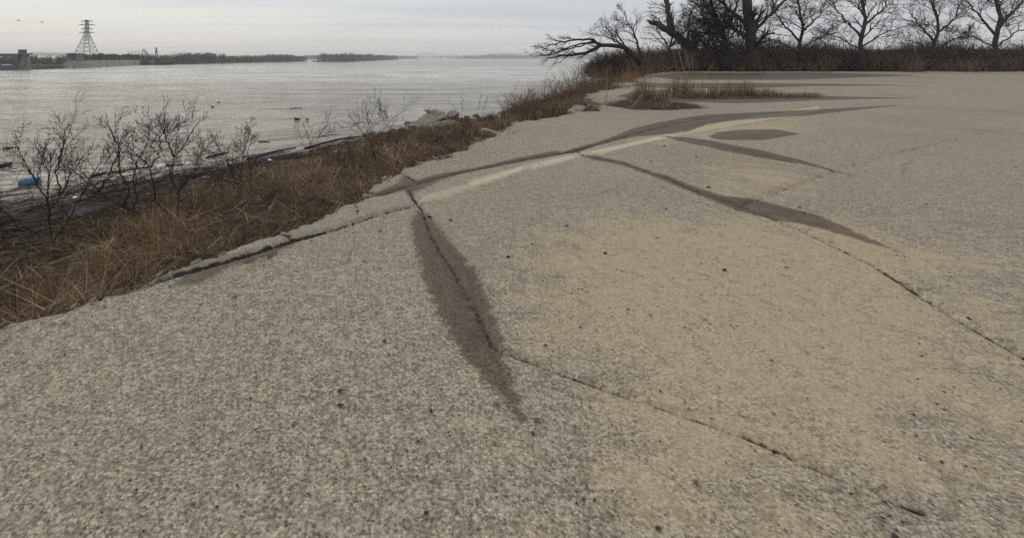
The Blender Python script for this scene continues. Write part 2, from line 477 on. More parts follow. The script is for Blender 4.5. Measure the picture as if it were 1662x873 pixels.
# exposed aggregate: dark and light pebbles
dk = math_(t, 'MULTIPLY', math_(t, 'MULTIPLY', maprange(t, aggc.outputs[0], 0.55, 0.6), maprange(t, agg.outputs['Distance'], 0.5, 0.36)), math_(t, 'SUBTRACT', 1.0, math_(t, 'MULTIPLY', sandm, 0.45)))
c = mix_(t, math_(t, 'MULTIPLY', dk, 0.85), c, (0.075, 0.062, 0.048))
lt = math_(t, 'MULTIPLY', maprange(t, aggc.outputs[1], 0.74, 0.8), maprange(t, agg.outputs['Distance'], 0.45, 0.3))
c = mix_(t, math_(t, 'MULTIPLY', lt, 0.75), c, (0.66, 0.60, 0.49))
c = mix_(t, math_(t, 'MULTIPLY', maprange(t, fine, 0.4, 0.62), 0.3), c, (0.16, 0.14, 0.11))
sp = noise_(t, pos, 55.0, 3, 0.9)
c = mix_(t, maprange(t, sp, 0.535, 0.565, 0, 0.72), c, (0.095, 0.078, 0.058))
c = mix_(t, maprange(t, sp, 0.45, 0.415, 0, 0.62), c, (0.56, 0.50, 0.39))
mott = noise_(t, pos, 14.0, 5, 0.75)
c = mix_(t, maprange(t, mott, 0.5, 0.66, 0, 0.62), c, (0.13, 0.112, 0.088))
c = mix_(t, maprange(t, mott, 0.47, 0.33, 0, 0.5), c, (0.48, 0.43, 0.34))
rill = noise_(t, stretched(t, pos, 35, 1.0, 0.28), 9.0, 5, 0.7, 0.8)
veil = math_(t, 'MULTIPLY', sandm, maprange(t, rill, 0.60, 0.48, 0.05, 0.5))
c = mix_(t, veil, c, (0.42, 0.33, 0.21))
patch = noise_(t, pos, 0.16, 4, 0.65, 0.5)
c = mix_(t, maprange(t, patch, 0.52, 0.62, 0, 0.28), c, (0.17, 0.15, 0.12))
sx = math_(t, 'ADD', att('kerb'), math_(t, 'MULTIPLY', math_(t, 'SUBTRACT', mid, 0.5), 0.03))
c = mix_(t, math_(t, 'MULTIPLY', maprange(t, sx, 0.004, -0.004), 0.35), c, (0.27, 0.245, 0.20))
# faded yellow paint band
pn = noise_(t, pos, 9.0, 6, 0.7)
bm = maprange(t, math_(t, 'ADD', att('band'), math_(t, 'MULTIPLY', math_(t, 'SUBTRACT', pn, 0.5), 0.05)), 0.006, -0.012)
c = mix_(t, math_(t, 'MULTIPLY', bm, maprange(t, pn, 0.3, 0.75, 0.75, 0.35)), c, (0.47, 0.41, 0.29))
br = maprange(t, math_(t, 'ADD', att('bright'), math_(t, 'MULTIPLY', math_(t, 'SUBTRACT', pn, 0.5), 0.12)), 0.02, -0.03)
c = mix_(t, math_(t, 'MULTIPLY', br, maprange(t, fine, 0.35, 0.65, 0.6, 0.2)), c, (0.62, 0.57, 0.43))
# damp stains, cracks and the hollow shade drawn with them
sn = math_(t, 'ADD', att('stain'), math_(t, 'MULTIPLY', math_(t, 'SUBTRACT', noise_(t, pos, 7.0, 5, 0.6), 0.5), 0.13))
sn = math_(t, 'ADD', sn, math_(t, 'MULTIPLY', math_(t, 'SUBTRACT', mott, 0.5), 0.22))
stm = math_(t, 'MULTIPLY', maprange(t, sn, 0.015, -0.02), maprange(t, math_(t, 'ADD', sn, math_(t, 'MULTIPLY', math_(t, 'SUBTRACT', mid, 0.5), 0.5)), 0.05, -0.05, 0.78, 1.0))
c = mix_(t, math_(t, 'MULTIPLY', stm, maprange(t, mid, 0.3, 0.7, 0.85, 1.0)), c, mix_(t, 1.0, c, (0.26, 0.215, 0.16), 'MULTIPLY'))
cn = math_(t, 'ADD', att('crack'), math_(t, 'MULTIPLY', math_(t, 'SUBTRACT', noise_(t, pos, 13.0, 6, 0.75), 0.5), 0.055))
crm = maprange(t, cn, 0.010, 0.0)
c = mix_(t, crm, c, (0.022, 0.016, 0.011))
rimn = math_(t, 'ADD', att('rim'), math_(t, 'MULTIPLY', math_(t, 'SUBTRACT', mid, 0.5), 0.18))
c = mix_(t, math_(t, 'MULTIPLY', maprange(t, rimn, 0.10, 0.0), 0.6), c, (0.16, 0.145, 0.12))
# fine silt rills, small hairline cracks
vr = N(t, 'ShaderNodeTexVoronoi', feature='DISTANCE_TO_EDGE', ins={'Vector': mix_(t, 0.12, pos, N(t, 'ShaderNodeTexNoise', ins={'Vector': pos, 'Scale': 2.0, 'Detail': 4.0}).outputs['Color']), 'Scale': 0.5})
hl = maprange(t, math_(t, 'ADD', vr.outputs['Distance'], math_(t, 'MULTIPLY', mid, 0.02)), 0.016, 0.012)
c = mix_(t, math_(t, 'MULTIPLY', hl, math_(t, 'MULTIPLY', maprange(t, big, 0.48, 0.56), 0.35)), c, (0.10, 0.085, 0.065))
t.links.new(c, p.inputs['Base Color'])
p.inputs['Roughness'].default_value = 0.92
p.inputs['Specular IOR Level'].default_value = 0.25
t.links.new(maprange(t, stm, 0, 1, 0.92, 0.6), p.inputs['Roughness'])
hgt = math_(t, 'ADD', math_(t, 'MULTIPLY', agg.outputs['Distance'], 0.5), math_(t, 'ADD', math_(t, 'MULTIPLY', fine, 0.5), math_(t, 'MULTIPLY', mid, 1.5)))
bp = N(t, 'ShaderNodeBump', ins={'Strength': 0.9, 'Distance': 0.008, 'Height': hgt})
t.links.new(bp.outputs[0], p.inputs['Normal'])
M['pavement'] = m
v, f, A = build_pavement()
pv = mesh_np('pavement', v, f, m, attrs=A)
tag(pv, 'cracked tan concrete pavement with damp stains and a broken river edge', kind='structure')

# ------------------------------------------------------------------ bank
def build_bank():
    ur = [-25.0]
    while ur[-1] < 420: ur.append(ur[-1] + max(0.09, abs(ur[-1]) * 0.013))
    dr = [-0.5, -0.1, 0.0]
    while dr[-1] < 48: dr.append(dr[-1] + 0.06 + dr[-1] * 0.012)
    U, D = np.meshgrid(np.array(ur), np.array(dr), indexing='ij')
    Nn = n_edge(U) + D
    Z = bank_z(U, Nn)
    X, Y = to_xy(U, Nn)
    nu, nv = X.shape
    verts = np.stack([X, Y, Z], -1).reshape(-1, 3)
    idx = np.arange(nu * nv).reshape(nu, nv)
    faces = np.stack([idx[:-1, :-1], idx[:-1, 1:], idx[1:, 1:], idx[1:, :-1]], -1).reshape(-1, 4)
    return verts, faces[:, ::-1]
m, t, p = mat_new('bank_soil')
geo = N(t, 'ShaderNodeNewGeometry'); pos = geo.outputs['Position']
a1 = noise_(t, pos, 1.2, 6, 0.7); a2 = noise_(t, pos, 9.0, 6, 0.75)
c = mix_(t, maprange(t, a1, 0.38, 0.62), (0.042, 0.028, 0.019), (0.085, 0.058, 0.034))
c = mix_(t, maprange(t, a2, 0.45, 0.62), c, (0.022, 0.016, 0.012))
sz = N(t, 'ShaderNodeSeparateXYZ', ins={0: pos})
mud = maprange(t, math_(t, 'ADD', sz.outputs[2], math_(t, 'MULTIPLY', a1, 0.8)), WZ + 1.5, WZ + 0.6)
c = mix_(t, mud, c, mix_(t, maprange(t, a2, 0.4, 0.6), (0.19, 0.16, 0.125), (0.09, 0.072, 0.055)))
t.links.new(c, p.inputs['Base Color']); p.inputs['Roughness'].default_value = 0.95
bp = N(t, 'ShaderNodeBump', ins={'Strength': 1.0, 'Distance': 0.05, 'Height': a2}); t.links.new(bp.outputs[0], p.inputs['Normal'])
M['soil'] = m
v, f = build_bank()
tag(mesh_np('riverbank', v, f, m), 'earth riverbank sloping from pavement to water', kind='structure')

# ground beyond the pavement, rising into the wooded slope
def build_ground():
    xs = np.concatenate([np.linspace(20, 140, 160), np.linspace(142, 600, 60)])
    ys = np.concatenate([np.linspace(-30, 50, 30), np.linspace(51, 110, 80), np.linspace(112, 500, 60)])
    X, Y = np.meshgrid(xs, ys, indexing='ij')
    U, Nn = to_un(X, Y)
    ne = n_edge(np.clip(U, -30, 120))
    d = np.minimum(Y - 62 - vnoise(X, Y, 21, 3, 0.15) * 2.5, 1e9)
    d = np.maximum(d, X - 80)
    z = np.where(d > 0, 0.05 + np.minimum(d, 30) * 0.10, d * 0.25 - 0.05) + vnoise(X, Y, 8, 4, 0.12) * 0.35 * np.clip(d / 6, 0, 1)
    z = np.maximum(z, -1.0)
    k = np.clip((Nn - (ne - 1.5)) / 6, 0, 3)         # falls away to the river
    z = z - k * 3.2
    verts = np.stack([X, Y, z], -1).reshape(-1, 3)
    nu, nv = X.shape; idx = np.arange(nu * nv).reshape(nu, nv)
    faces = np.stack([idx[:-1, :-1], idx[1:, :-1], idx[1:, 1:], idx[:-1, 1:]], -1).reshape(-1, 4)
    return verts, faces
v, f = build_ground()
tag(mesh_np('ground', v, f, M['soil']), 'leaf covered ground rising under the trees', kind='structure')

# ------------------------------------------------------------------ river
m, t, p = mat_new('river_water')
geo = N(t, 'ShaderNodeNewGeometry'); pos = geo.outputs['Position']
w1 = noise_(t, stretched(t, pos, -14, 0.7, 1.0), 1.15, 5, 0.62, 0.5)
w2 = noise_(t, stretched(t, pos, -20, 0.6, 1.0), 0.2, 5, 0.6, 0.8)
w3 = noise_(t, stretched(t, pos, -10, 0.5, 1.0), 4.0, 4, 0.6, 0.3)
w4 = noise_(t, stretched(t, pos, -8, 0.35, 1.0), 0.035, 5, 0.6, 1.2)
w5 = noise_(t, stretched(t, pos, -16, 0.65, 1.0), 0.5, 4, 0.6, 0.7)
h = math_(t, 'ADD', math_(t, 'MULTIPLY', w1, 0.22), math_(t, 'ADD', math_(t, 'MULTIPLY', w2, 1.1), math_(t, 'MULTIPLY', w3, 0.02)))
h = math_(t, 'ADD', h, math_(t, 'MULTIPLY', w5, 0.5))
h = math_(t, 'ADD', h, math_(t, 'MULTIPLY', w4, 1.5))
chop = maprange(t, w4, 0.38, 0.62, 0.55, 1.25)
bp = N(t, 'ShaderNodeBump', ins={'Strength': 1.0, 'Distance': 1.25, 'Height': math_(t, 'MULTIPLY', h, chop)})
t.links.new(bp.outputs[0], p.inputs['Normal'])
silt = mix_(t, maprange(t, w2, 0.35, 0.65), (0.20, 0.172, 0.13), (0.37, 0.33, 0.265))
# whitecaps where the current is broken below the dam
sxyz = N(t, 'ShaderNodeSeparateXYZ', ins={0: pos})
yb = sxyz.outputs[1]
zone = math_(t, 'MULTIPLY', maprange(t, yb, 95, 150, smooth=True), maprange(t, yb, 480, 260, smooth=True))
fo = noise_(t, stretched(t, pos, -6, 0.10, 1.0), 0.30, 6, 0.7, 0.8)
fo2 = noise_(t, stretched(t, pos, -6, 0.3, 1.0), 1.4, 4, 0.7, 0.4)
foam = math_(t, 'MULTIPLY', maprange(t, math_(t, 'ADD', fo, math_(t, 'MULTIPLY', fo2, 0.25)), 0.64, 0.71), zone)
silt = mix_(t, foam, silt, (0.85, 0.85, 0.83))
t.links.new(silt, p.inputs['Base Color'])
t.links.new(maprange(t, foam, 0, 1, 0.15, 0.8), p.inputs['Roughness'])
p.inputs['IOR'].default_value = 1.33
M['water'] = m
def build_water():
    ys = [-60.0]
    while ys[-1] < 9000: ys.append(ys[-1] + max(1.5, abs(ys[-1]) * 0.03))
    xs = np.linspace(-1, 1, 40)
    ys = np.array(ys)
    S, Y = np.meshgrid(xs, ys, indexing='ij')
    X = S * 9000
    verts = np.stack([X, Y, np.full(X.shape, WZ)], -1).reshape(-1, 3)
    nu, nv = X.shape; idx = np.arange(nu * nv).reshape(nu, nv)
    return verts, np.stack([idx[:-1, :-1], idx[1:, :-1], idx[1:, 1:], idx[:-1, 1:]], -1).reshape(-1, 4)
v, f = build_water()
tag(mesh_np('water', v, f, m), 'wide muddy grey-brown river with small waves', kind='structure')

# ------------------------------------------------------------------ far land and woods
def land(name, line, width, top, label, mat):
    """low strip of land along a line of (x,y) with the water side first"""
    vs, fs = [], []
    n = len(line)
    for i, (x, y) in enumerate(line):
        a = Vector(line[max(i - 1, 0)]); b = Vector(line[min(i + 1, n - 1)])
        d = (b - a).normalized(); nrm = Vector((-d.y, d.x))
        w = width
        for k, (s, z) in enumerate([(0, WZ - 0.5), (0.02, WZ + top * 0.6), (0.2, WZ + top), (1, WZ + top * 1.3), (1.02, WZ - 0.5)]):
            vs.append((x + nrm.x * w * s, y + nrm.y * w * s, z))
    for i in range(n - 1):
        for k in range(4):
            fs.append((i * 5 + k, i * 5 + k + 1, (i + 1) * 5 + k + 1, (i + 1) * 5 + k))
    return tag(mesh_np(name, vs, fs, mat, smooth=False), label, kind='structure')
def resample(line, step):
    out = []
    for (a, b), (c_, d) in zip(line[:-1], line[1:]):
        L = math.hypot(c_ - a, d - b); k = max(1, int(L / step))
        for i in range(k): out.append((a + (c_ - a) * i / k, b + (d - b) * i / k))
    out.append(line[-1]); return out
def woods(name, line, depth, count, hmin, hmax, colr, label, size=1.0, z0=0.0, seed=1, twigs=46, zfun=None, ragged=1.0):
    r = np.random.default_rng(seed)
    ln = np.array(line, float); seg = np.hypot(*(ln[1:] - ln[:-1]).T); cum = np.concatenate([[0], np.cumsum(seg)])
    s = r.uniform(0, cum[-1], count)
    x = np.interp(s, cum, ln[:, 0]); y = np.interp(s, cum, ln[:, 1])
    dx = np.interp(s + 1, cum, ln[:, 0]) - np.interp(s - 1, cum, ln[:, 0]); dy = np.interp(s + 1, cum, ln[:, 1]) - np.interp(s - 1, cum, ln[:, 1])
    L = np.hypot(dx, dy) + 1e-6
    dep = r.uniform(0, 1, count) ** 1.3 * depth
    x = x - dy / L * dep; y = y + dx / L * dep
    env = 0.62 + 0.38 * np.sin(s * 0.045 * ragged + seed) * np.sin(s * 0.017 * ragged + 2 * seed) + 0.12 * np.sin(s * 0.21)
    ht = (hmin + (hmax - hmin) * np.clip(env, 0, 1)) * r.uniform(0.72, 1.12, count)
    zb = np.full(count, WZ + z0) if zfun is None else zfun(x, y)
    V, Fc, C = [], [], []
    k = twigs
    T = count * k
    ti = np.repeat(np.arange(count), k)
    hh = ht[ti]
    rel = r.uniform(0.0, 1.0, T) ** 0.75
    # crown radius at rel height
    cr = hh * 0.34 * size * np.sqrt(np.clip(1 - ((rel - 0.55) / 0.5) ** 2, 0.06, 1))
    an = r.uniform(0, 2 * np.pi, T); rr = np.sqrt(r.uniform(0, 1, T)) * cr
    bx = x[ti] + np.cos(an) * rr * 0.6; by = y[ti] + np.sin(an) * rr * 0.6; bz = zb[ti] + rel * hh * 0.85
    ln_ = hh * r.uniform(0.10, 0.3, T)
    ex = bx + np.cos(an) * ln_ * 0.6; ey = by + np.sin(an) * ln_ * 0.6; ez = bz + ln_ * r.uniform(0.4, 1.0, T)
    wd = hh * r.uniform(0.008, 0.03, T)
    # width direction random horizontal
    wa = r.uniform(0, np.pi, T); wx, wy = np.cos(wa) * wd, np.sin(wa) * wd
    wz_ = r.uniform(-0.3, 0.3, T) * wd
    v = np.stack([np.stack([bx - wx, by - wy, bz - wz_], -1), np.stack([bx + wx, by + wy, bz + wz_], -1), np.stack([ex, ey, ez], -1)], 1).reshape(-1, 3)
    f = np.arange(T * 3).reshape(-1, 3)
    base = np.array(colr)[None, :] * (0.6 + 0.8 * r.uniform(0, 1, (count, 1)))
    cc = np.repeat(base[ti] * r.uniform(0.7, 1.3, (T, 1)), 3, axis=0)
    # trunks
    tw = ht * 0.018
    tv = np.stack([np.stack([x - tw, y, zb - .5], -1), np.stack([x + tw, y, zb - .5], -1), np.stack([x + r.uniform(-1, 1, count) * ht * .05, y, zb + ht * 0.98], -1)], 1).reshape(-1, 3)
    tf = np.arange(count * 3).reshape(-1, 3) + len(v)
    cc = np.concatenate([cc, np.repeat(base * 0.8, 3, axis=0)])
    o = mesh_np(name, np.concatenate([v, tv]), np.concatenate([f, tf]), M['woods'], smooth=False, cols=cc)
    if label: tag(o, label, kind='stuff')
    return o
def wpt(px, py):   # a point on the water
    Y = HW * F / (py - HY); return ((px - CX) / F * Y, Y)

M['farland'] = simple('far_bank_soil', (0.06, 0.05, 0.04), 0.95, (0.035, 0.03, 0.026), 0.05)
M['farwood'] = simple('far_hill_cover', (0.06, 0.055, 0.05), 0.95, (0.04, 0.038, 0.035), 0.02)
WC = (0.075, 0.06, 0.052)
L1 = resample([wpt(232, 106.3), wpt(300, 104.8), wpt(400, 102.4), wpt(499, 100.2)], 15)
land('far_bank', L1, 60, 1.2, 'low wooded far bank beside the lock wall', M['farland'])
woods('far_woods', L1, 40, 1500, 3.5, 10.5, WC, 'dark bare woods along the far bank right of the lock wall', z0=0.6, seed=3)
L2 = resample([(-420, 330), (-260, 330), (-215, 300), (-195, 360), (-190, 410)], 15)
land('wooded_shore', L2, 120, 2.0, 'distant shore behind the dam', M['farland'])
woods('shore_woods', L2, 50, 700, 4.2, 7.2, WC, 'dark leafless woods behind the dam', z0=1.2, seed=5)
L2b = resample([(-330, 262), (-205, 268), (-177, 290)], 12)
land('lock_island', L2b, 24, 1.6, 'low earth strip between the dam pier and the lock wall', M['farland'])
woods('strip_woods', L2b, 12, 260, 3.0, 5.6, WC, 'bare trees on the earth strip right of the dam pier', z0=1.2, seed=15)
# island
isl = resample([(-56, 690), (-30, 700), (20, 1050), (90, 1500)], 25)
land('island', isl, 60, 1.0, 'low island in mid river', M['farland'])
woods('island_woods', isl, 50, 1200, 8, 13, (0.085, 0.066, 0.055), 'round clump of bare woods on the mid river island', z0=0.4, seed=8, size=1.1)
# distant shores
D1 = resample([(-420, 1700), (-160, 1600), (60, 2000), (260, 2600)], 60)
land('distant_shore', D1, 100, 2, 'thin distant shore between the woods and the bridge', M['farland'])
woods('distant_woods', D1, 80, 1500, 10, 15, WC, 'thin line of hazy woods on the distant shore left of the bridge', z0=1, seed=9, size=1.6)
def hill(name, x0, x1, y, depth, hfun, label):
    xs = np.linspace(x0, x1, 90); prof = [(0, -0.02), (0.05, 0.4), (0.3, 0.85), (0.6, 1.0), (1, 0.0)]
    vs, fs = [], []
    for x in xs:
        for s, q in prof: vs.append((x, y + depth * s, WZ - 1 + hfun(x) * max(q, 0)))
    k = len(prof)
    for i in range(len(xs) - 1):
        for j in range(k - 1): fs.append((i * k + j, (i + 1) * k + j, (i + 1) * k + j + 1, i * k + j + 1))
    return tag(mesh_np(name, vs, fs, M['farwood']), label, kind='structure')
hf = lambda x: 24 * min(1, max(0.12, (x - 400) / 330)) + 3 * math.sin(x * 0.013) + 2 * math.sin(x * 0.05)
hill('hill', 440, 2600, 2380, 600, hf, 'long low wooded hill on the right shore past the bridge')
zf = np.vectorize(lambda x, y: WZ + hf(x) * (0.4 if y < 2440 else 0.85))
woods('hill_woods', resample([(445, 2385), (2600, 2385)], 60), 200, 3200, 8, 13, (0.075, 0.066, 0.06), 'hazy woods covering the low hill right of the bridge', seed=12, size=1.5, zfun=zf, twigs=20)
hill('far_hill', -900, 900, 4200, 500, lambda x: 20 + 6 * math.sin(x * 0.008) + 3 * math.sin(x * 0.021), 'faint far hill behind the bridge')

# ------------------------------------------------------------------ dam, lock wall, pylon, crane, bridge
dam = empty('dam', (-180, 229, WZ), 'grey concrete dam pier with a square tower head and bridge deck running off left', 'dam')
b = MB()
def quadblock(b, x, y, z0, z1, w0, w1, d0, d1):
    v = [(x - w0 / 2, y - d0 / 2, z0), (x + w0 / 2, y - d0 / 2, z0), (x + w0 / 2, y + d0 / 2, z0), (x - w0 / 2, y + d0 / 2, z0),
         (x - w1 / 2, y - d1 / 2, z1), (x + w1 / 2, y - d1 / 2, z1), (x + w1 / 2, y + d1 / 2, z1), (x - w1 / 2, y + d1 / 2, z1)]
    b.add(v, [(3, 2, 1, 0), (4, 5, 6, 7), (0, 1, 5, 4), (1, 2, 6, 5), (2, 3, 7, 6), (3, 0, 4, 7)])
PX = (34 - 600) / 800 * 229
zz = lambda py, Y=229: CAMZ - (py - HY) / F * Y
quadblock(b, PX, 232, WZ - 1, zz(104), 3.9, 3.2, 3, 2.6); quadblock(b, PX + 0.3, 232, zz(104), zz(89), 3.0, 2.4, 2.4, 2)
M['pier'] = simple('pier_concrete', (0.24, 0.235, 0.21), 0.9, (0.13, 0.13, 0.12), 0.5)
b.build('pier', M['pier'], dam)
b = MB(); b.box((PX + 0.4, 231, zz(87.8)), (5.0, 3, 0.7)); b.build('platform', M['pier'], dam)
b = MB(); b.box((PX, 230, zz(84.4)), (2.4, 2.4, 1.9)); b.box((PX, 230, zz(81.2)), (2.8, 2.7, 0.16)); b.build('tower_head', M['dam_dark'], dam)
b = MB(); b.box((PX + 1.5, 229.6, (zz(90) + zz(110)) / 2), (0.6, .6, zz(90) - zz(110)), tilt=(0, 0.0)); b.build('gate_guide', M['dam_dark'], dam)
b = MB(); b.box((PX - 3.4, 224.6, zz(105.6)), (3.2, 2.0, 0.35)); b.build('walkway', M['white'], dam)
b = MB(); b.box((PX - 32, 232, zz(90)), (60, 5, 1.3)); b.box((PX - 32, 231.5, zz(95.2)), (60, 4, 1.0)); b.build('bridge_deck', M['dam_dark'], dam)
b = MB()
for k in range(40): b.box((PX - 3 - k * 1.5, 229.6, zz(88.2)), (0.08, 0.08, 0.9))
b.box((PX - 32, 229.6, zz(87.0)), (60, 0.07, 0.07)); b.build('railing', M['steel'], dam)
b = MB(); b.box((PX - 32, 236, zz(107)), (60, 3, 4.6)); b.build('gate', simple('gate_steel', (0.16, 0.19, 0.22), 0.7, (0.10, 0.12, 0.14), 0.3), dam)
b = MB()
quadblock(b, PX - 22, 232, WZ - 1, zz(93), 3.5, 3, 4, 3)
b.build('pier', M['dam_conc'], dam)

# low spillway wall between pier and lock
sp = empty('spillway', (-150, 262, WZ), 'low dark weir wall with pale ledges right of the dam pier', 'weir')
b = MB(); x0, y0 = (48 - 600) / 800 * 246, 246; x1, y1 = (131 - 600) / 800 * 284, 284
L = math.hypot(x1 - x0, y1 - y0); ang = math.atan2(y1 - y0, x1 - x0)
mx, my = (x0 + x1) / 2, (y0 + y1) / 2
b.box((mx, my, WZ + 0.6), (L, 2, 2.0), ang); b.build('wall', M['dam_dark'], sp)
b = MB(); b.box((mx + 6, my + 9, WZ + 2.0), (L * 0.62, 1.2, 0.3), ang); b.box((mx + 6, my + 11, WZ + 3.3), (L * 0.62, 1.2, 0.22), ang); b.box((mx + 6, my + 10.2, WZ + 1.4), (L * 0.62, 0.8, 3.4), ang)
b.build('ledge', M['dam_conc'], sp)
# service truss footbridge
sb = empty('footbridge', (-150, 285, WZ), 'thin steel truss footbridge between the dam pier and the lock wall', 'footbridge')
b = MB()
A0 = Vector(((50 - 600) / 800 * 262, 262, zz(89.6, 262))); B0 = Vector(((131 - 600) / 800 * 296, 296, zz(90.3, 296)))
up = Vector((0, 0, 1.1))
b.tube([A0, B0], 0.16, 4); b.tube([A0 + up, B0 + up], 0.11, 4)
for k in range(28):
    q = A0.lerp(B0, k / 28); q2 = A0.lerp(B0, (k + 1) / 28); b.tube([q, q2 + up], 0.06, 3); b.tube([q, q + up], 0.06, 3)
b.build('truss', M['steel'], sb)
b = MB()
for k in (3, 10, 17, 24):
    b = MB(); q = A0.lerp(B0, k / 28); b.tube([(q.x, q.y, WZ), (q.x, q.y, q.z)], 0.25, 6)
    b.build('support', M['steel'], sb)

# lock wall
lw = empty('lock_wall', (-172, 330, WZ), 'long pale concrete lock wall with vertical joints standing in the river below the pylon', 'lock wall')
x0, y0 = (131 - 600) / 800 * 282, 282; x1, y1 = (236 - 600) / 800 * 402, 402
L = math.hypot(x1 - x0, y1 - y0); ang = math.atan2(y1 - y0, x1 - x0); d = Vector((math.cos(ang), math.sin(ang), 0)); nv = Vector((-d.y, d.x, 0))
b = MB(); nseg = 9
for k in range(nseg):
    c0 = Vector((x0, y0, 0)) + d * L * (k + 0.5) / nseg + nv * 4
    b.box((c0.x, c0.y, WZ + 1.75), (L / nseg - 0.9, 8, 4.9), ang)
b.build('wall', M['dam_conc'], lw)
b = MB(); c0 = Vector((x0, y0, 0)) + d * L * .5 + nv * 4.1
b.box((c0.x, c0.y, WZ + 1.0), (L - 0.6, 7.7, 5.0), ang); b.build('core', M['dam_dark'], lw)
b = MB(); c0 = Vector((x0, y0, 0)) + d * L * .5 + nv * 6
b.box((c0.x, c0.y, WZ + 5.6), (L - 1, 3.5, 2.6), ang)
b.build('parapet', simple('parapet_concrete', (0.2, 0.2, 0.19), 0.9, (0.1, 0.1, 0.1), 0.4), lw)
b = MB(); c0 = Vector((x0, y0, 0)) + d * 6 + nv * 5
b.box((c0.x, c0.y, WZ + 6.4), (9, 6, 3.6), ang); b.box((c0.x, c0.y, WZ + 8.3), (10, 7, 0.3), ang); b.build('control_house', simple('house_wall', (0.23, 0.22, 0.21), 0.9, (0.14, 0.14, 0.135), 0.8), lw)
b = MB()
for k in range(3):
    c1 = Vector((x0, y0, 0)) + d * (3.2 + k * 2.8) + nv * 1.96; b.box((c1.x, c1.y, WZ + 6.5), (1.1, 0.12, 1.5), ang)
b.build('window', M['black'], lw)
Lw = [tuple((Vector((x0, y0, 0)) + d * L * q + nv * 3.2)[:2]) for q in np.linspace(0.0, 1, 12)]
woods('lock_trees', Lw, 5, 520, 2.2, 4.6, (0.035, 0.038, 0.032), 'row of dark scrubby trees along the top of the lock wall', z0=4.6, seed=31, size=1.5, ragged=4, twigs=60)

# pylon
def lattice_pylon(name, x, y, z0, htop, wbase, arms, label, cat, lean=0.0, waist=0.62, wtop=1.2, th=1.0):
    e = empty(name, (x, y, z0), label, cat)
    b = MB()
    def corner(s, t_, k):
        w = (wbase * (1 - k / waist) + wtop * (k / waist)) if k < waist else wtop * (1 - 0.45 * (k - waist) / (1 - waist))
        return Vector((x + s * w / 2, y + t_ * w / 2, z0 + htop * k))
    C4 = ((-1, -1), (1, -1), (1, 1), (-1, 1))
    ks = [0, .12, .24, .34, .43, .51, .57, .62, .68, .74, .80, .86, .93, 1.0]
    for s, t_ in C4: b.tube([corner(s, t_, 0), corner(s, t_, waist), corner(s, t_, 1)], 0.2 * th, 4)
    b.build('leg', M['steel'], e)
    b = MB()
    for k0, k1 in zip(ks[:-1], ks[1:]):
        for i in range(4):
            p_, q_ = C4[i], C4[(i + 1) % 4]
            b.tube([corner(*p_, k0), corner(*q_, k1)], 0.08 * th, 3); b.tube([corner(*q_, k0), corner(*p_, k1)], 0.08 * th, 3)
            b.tube([corner(*p_, k1), corner(*q_, k1)], 0.09 * th, 3)
    b.build('bracing', M['steel'], e)
    for k, hw in arms:
        b = MB(); zc = z0 + htop * k
        for s in (-1, 1):
            b.tube([(x, y - .6, zc + 0.5), (x + s * hw, y, zc)], 0.14, 4); b.tube([(x, y + .6, zc - 0.25), (x + s * hw, y, zc)], 0.14, 4)
            for j in (0.55, 0.98): b.tube([(x + s * hw * j, y, zc), (x + s * hw * j, y, zc - 1.0)], 0.11, 4)
        b.build('crossarm', M['steel'], e)
    return e
Yp = 330
lattice_pylon('transmission_tower', (141 - 600) / 800 * Yp, Yp, zz(92, Yp) - 3, zz(33, Yp) - zz(92, Yp) + 3, 13.5,
              [(0.565 + 0.13, 4.9), (0.79, 3.7), (0.885, 5.1), (0.975, 3.8)],
              'tall steel lattice pylon with four crossarms behind the lock wall', 'pylon', waist=0.66, wtop=2.2)
# crane behind the lock wall
Yc = 400
cr = empty('crane', ((238 - 600) / 800 * Yc, Yc, WZ), 'small derrick crane with a slanting boom at the right end of the lock wall', 'crane')
def zc(py): return zz(py, Yc)
def xc(px): return (px - 600) / 800 * Yc
b = MB(); b.tube([(xc(231), Yc, zc(80)), (xc(243), Yc, zc(95))], 0.25, 4); b.tube([(xc(233.5), Yc + 1, zc(80)), (xc(245), Yc + 1, zc(95))], 0.25, 4)
for k in range(8):
    q = k / 8; b.tube([(xc(231 + 12 * q), Yc, zc(80 + 15 * q)), (xc(233.5 + 11.5 * (q + .12)), Yc + 1, zc(80 + 15 * (q + .12)))], 0.12, 3)
b.build('boom', M['steel'], cr)
b = MB(); b.tube([(xc(231.4), Yc, zc(80)), (xc(231.4), Yc, zc(98))], 0.14, 4); b.build('mast', M['steel'], cr)
b = MB(); b.box((xc(244), Yc, zc(97)), (3.4, 3, 2.4)); b.build('cab', M['dam_dark'], cr)
b = MB(); b.box((xc(244), Yc, (WZ + zc(99.4)) / 2), (5, 5, zc(99.4) - WZ)); b.build('base', M['dam_conc'], cr)
lattice_pylon('lattice_mast', xc(248.5), Yc + 6, zc(97), zc(77) - zc(97), 3.2, [(0.7, 0.9), (0.95, 0.6)], 'slim lattice mast beside the crane', 'mast', wtop=0.9, th=0.6)
# substation frames
sf = empty('gantry', (xc(215), 410, WZ), 'thin steel gantry frame standing above the right half of the lock wall', 'gantry')
b = MB()
for q in (203, 209, 215, 221, 227): b = MB(); b.tube([(xc(q), 405, WZ), (xc(q), 405, zc(83 if q != 203 else 82))], 0.13, 4); b.build('post', M['steel'], sf)
b = MB()
for zq in (83.5, 85.5): b.tube([(xc(203), 405, zc(zq)), (xc(228), 405, zc(zq))], 0.1, 4)
b.build('beam', M['steel'], sf)
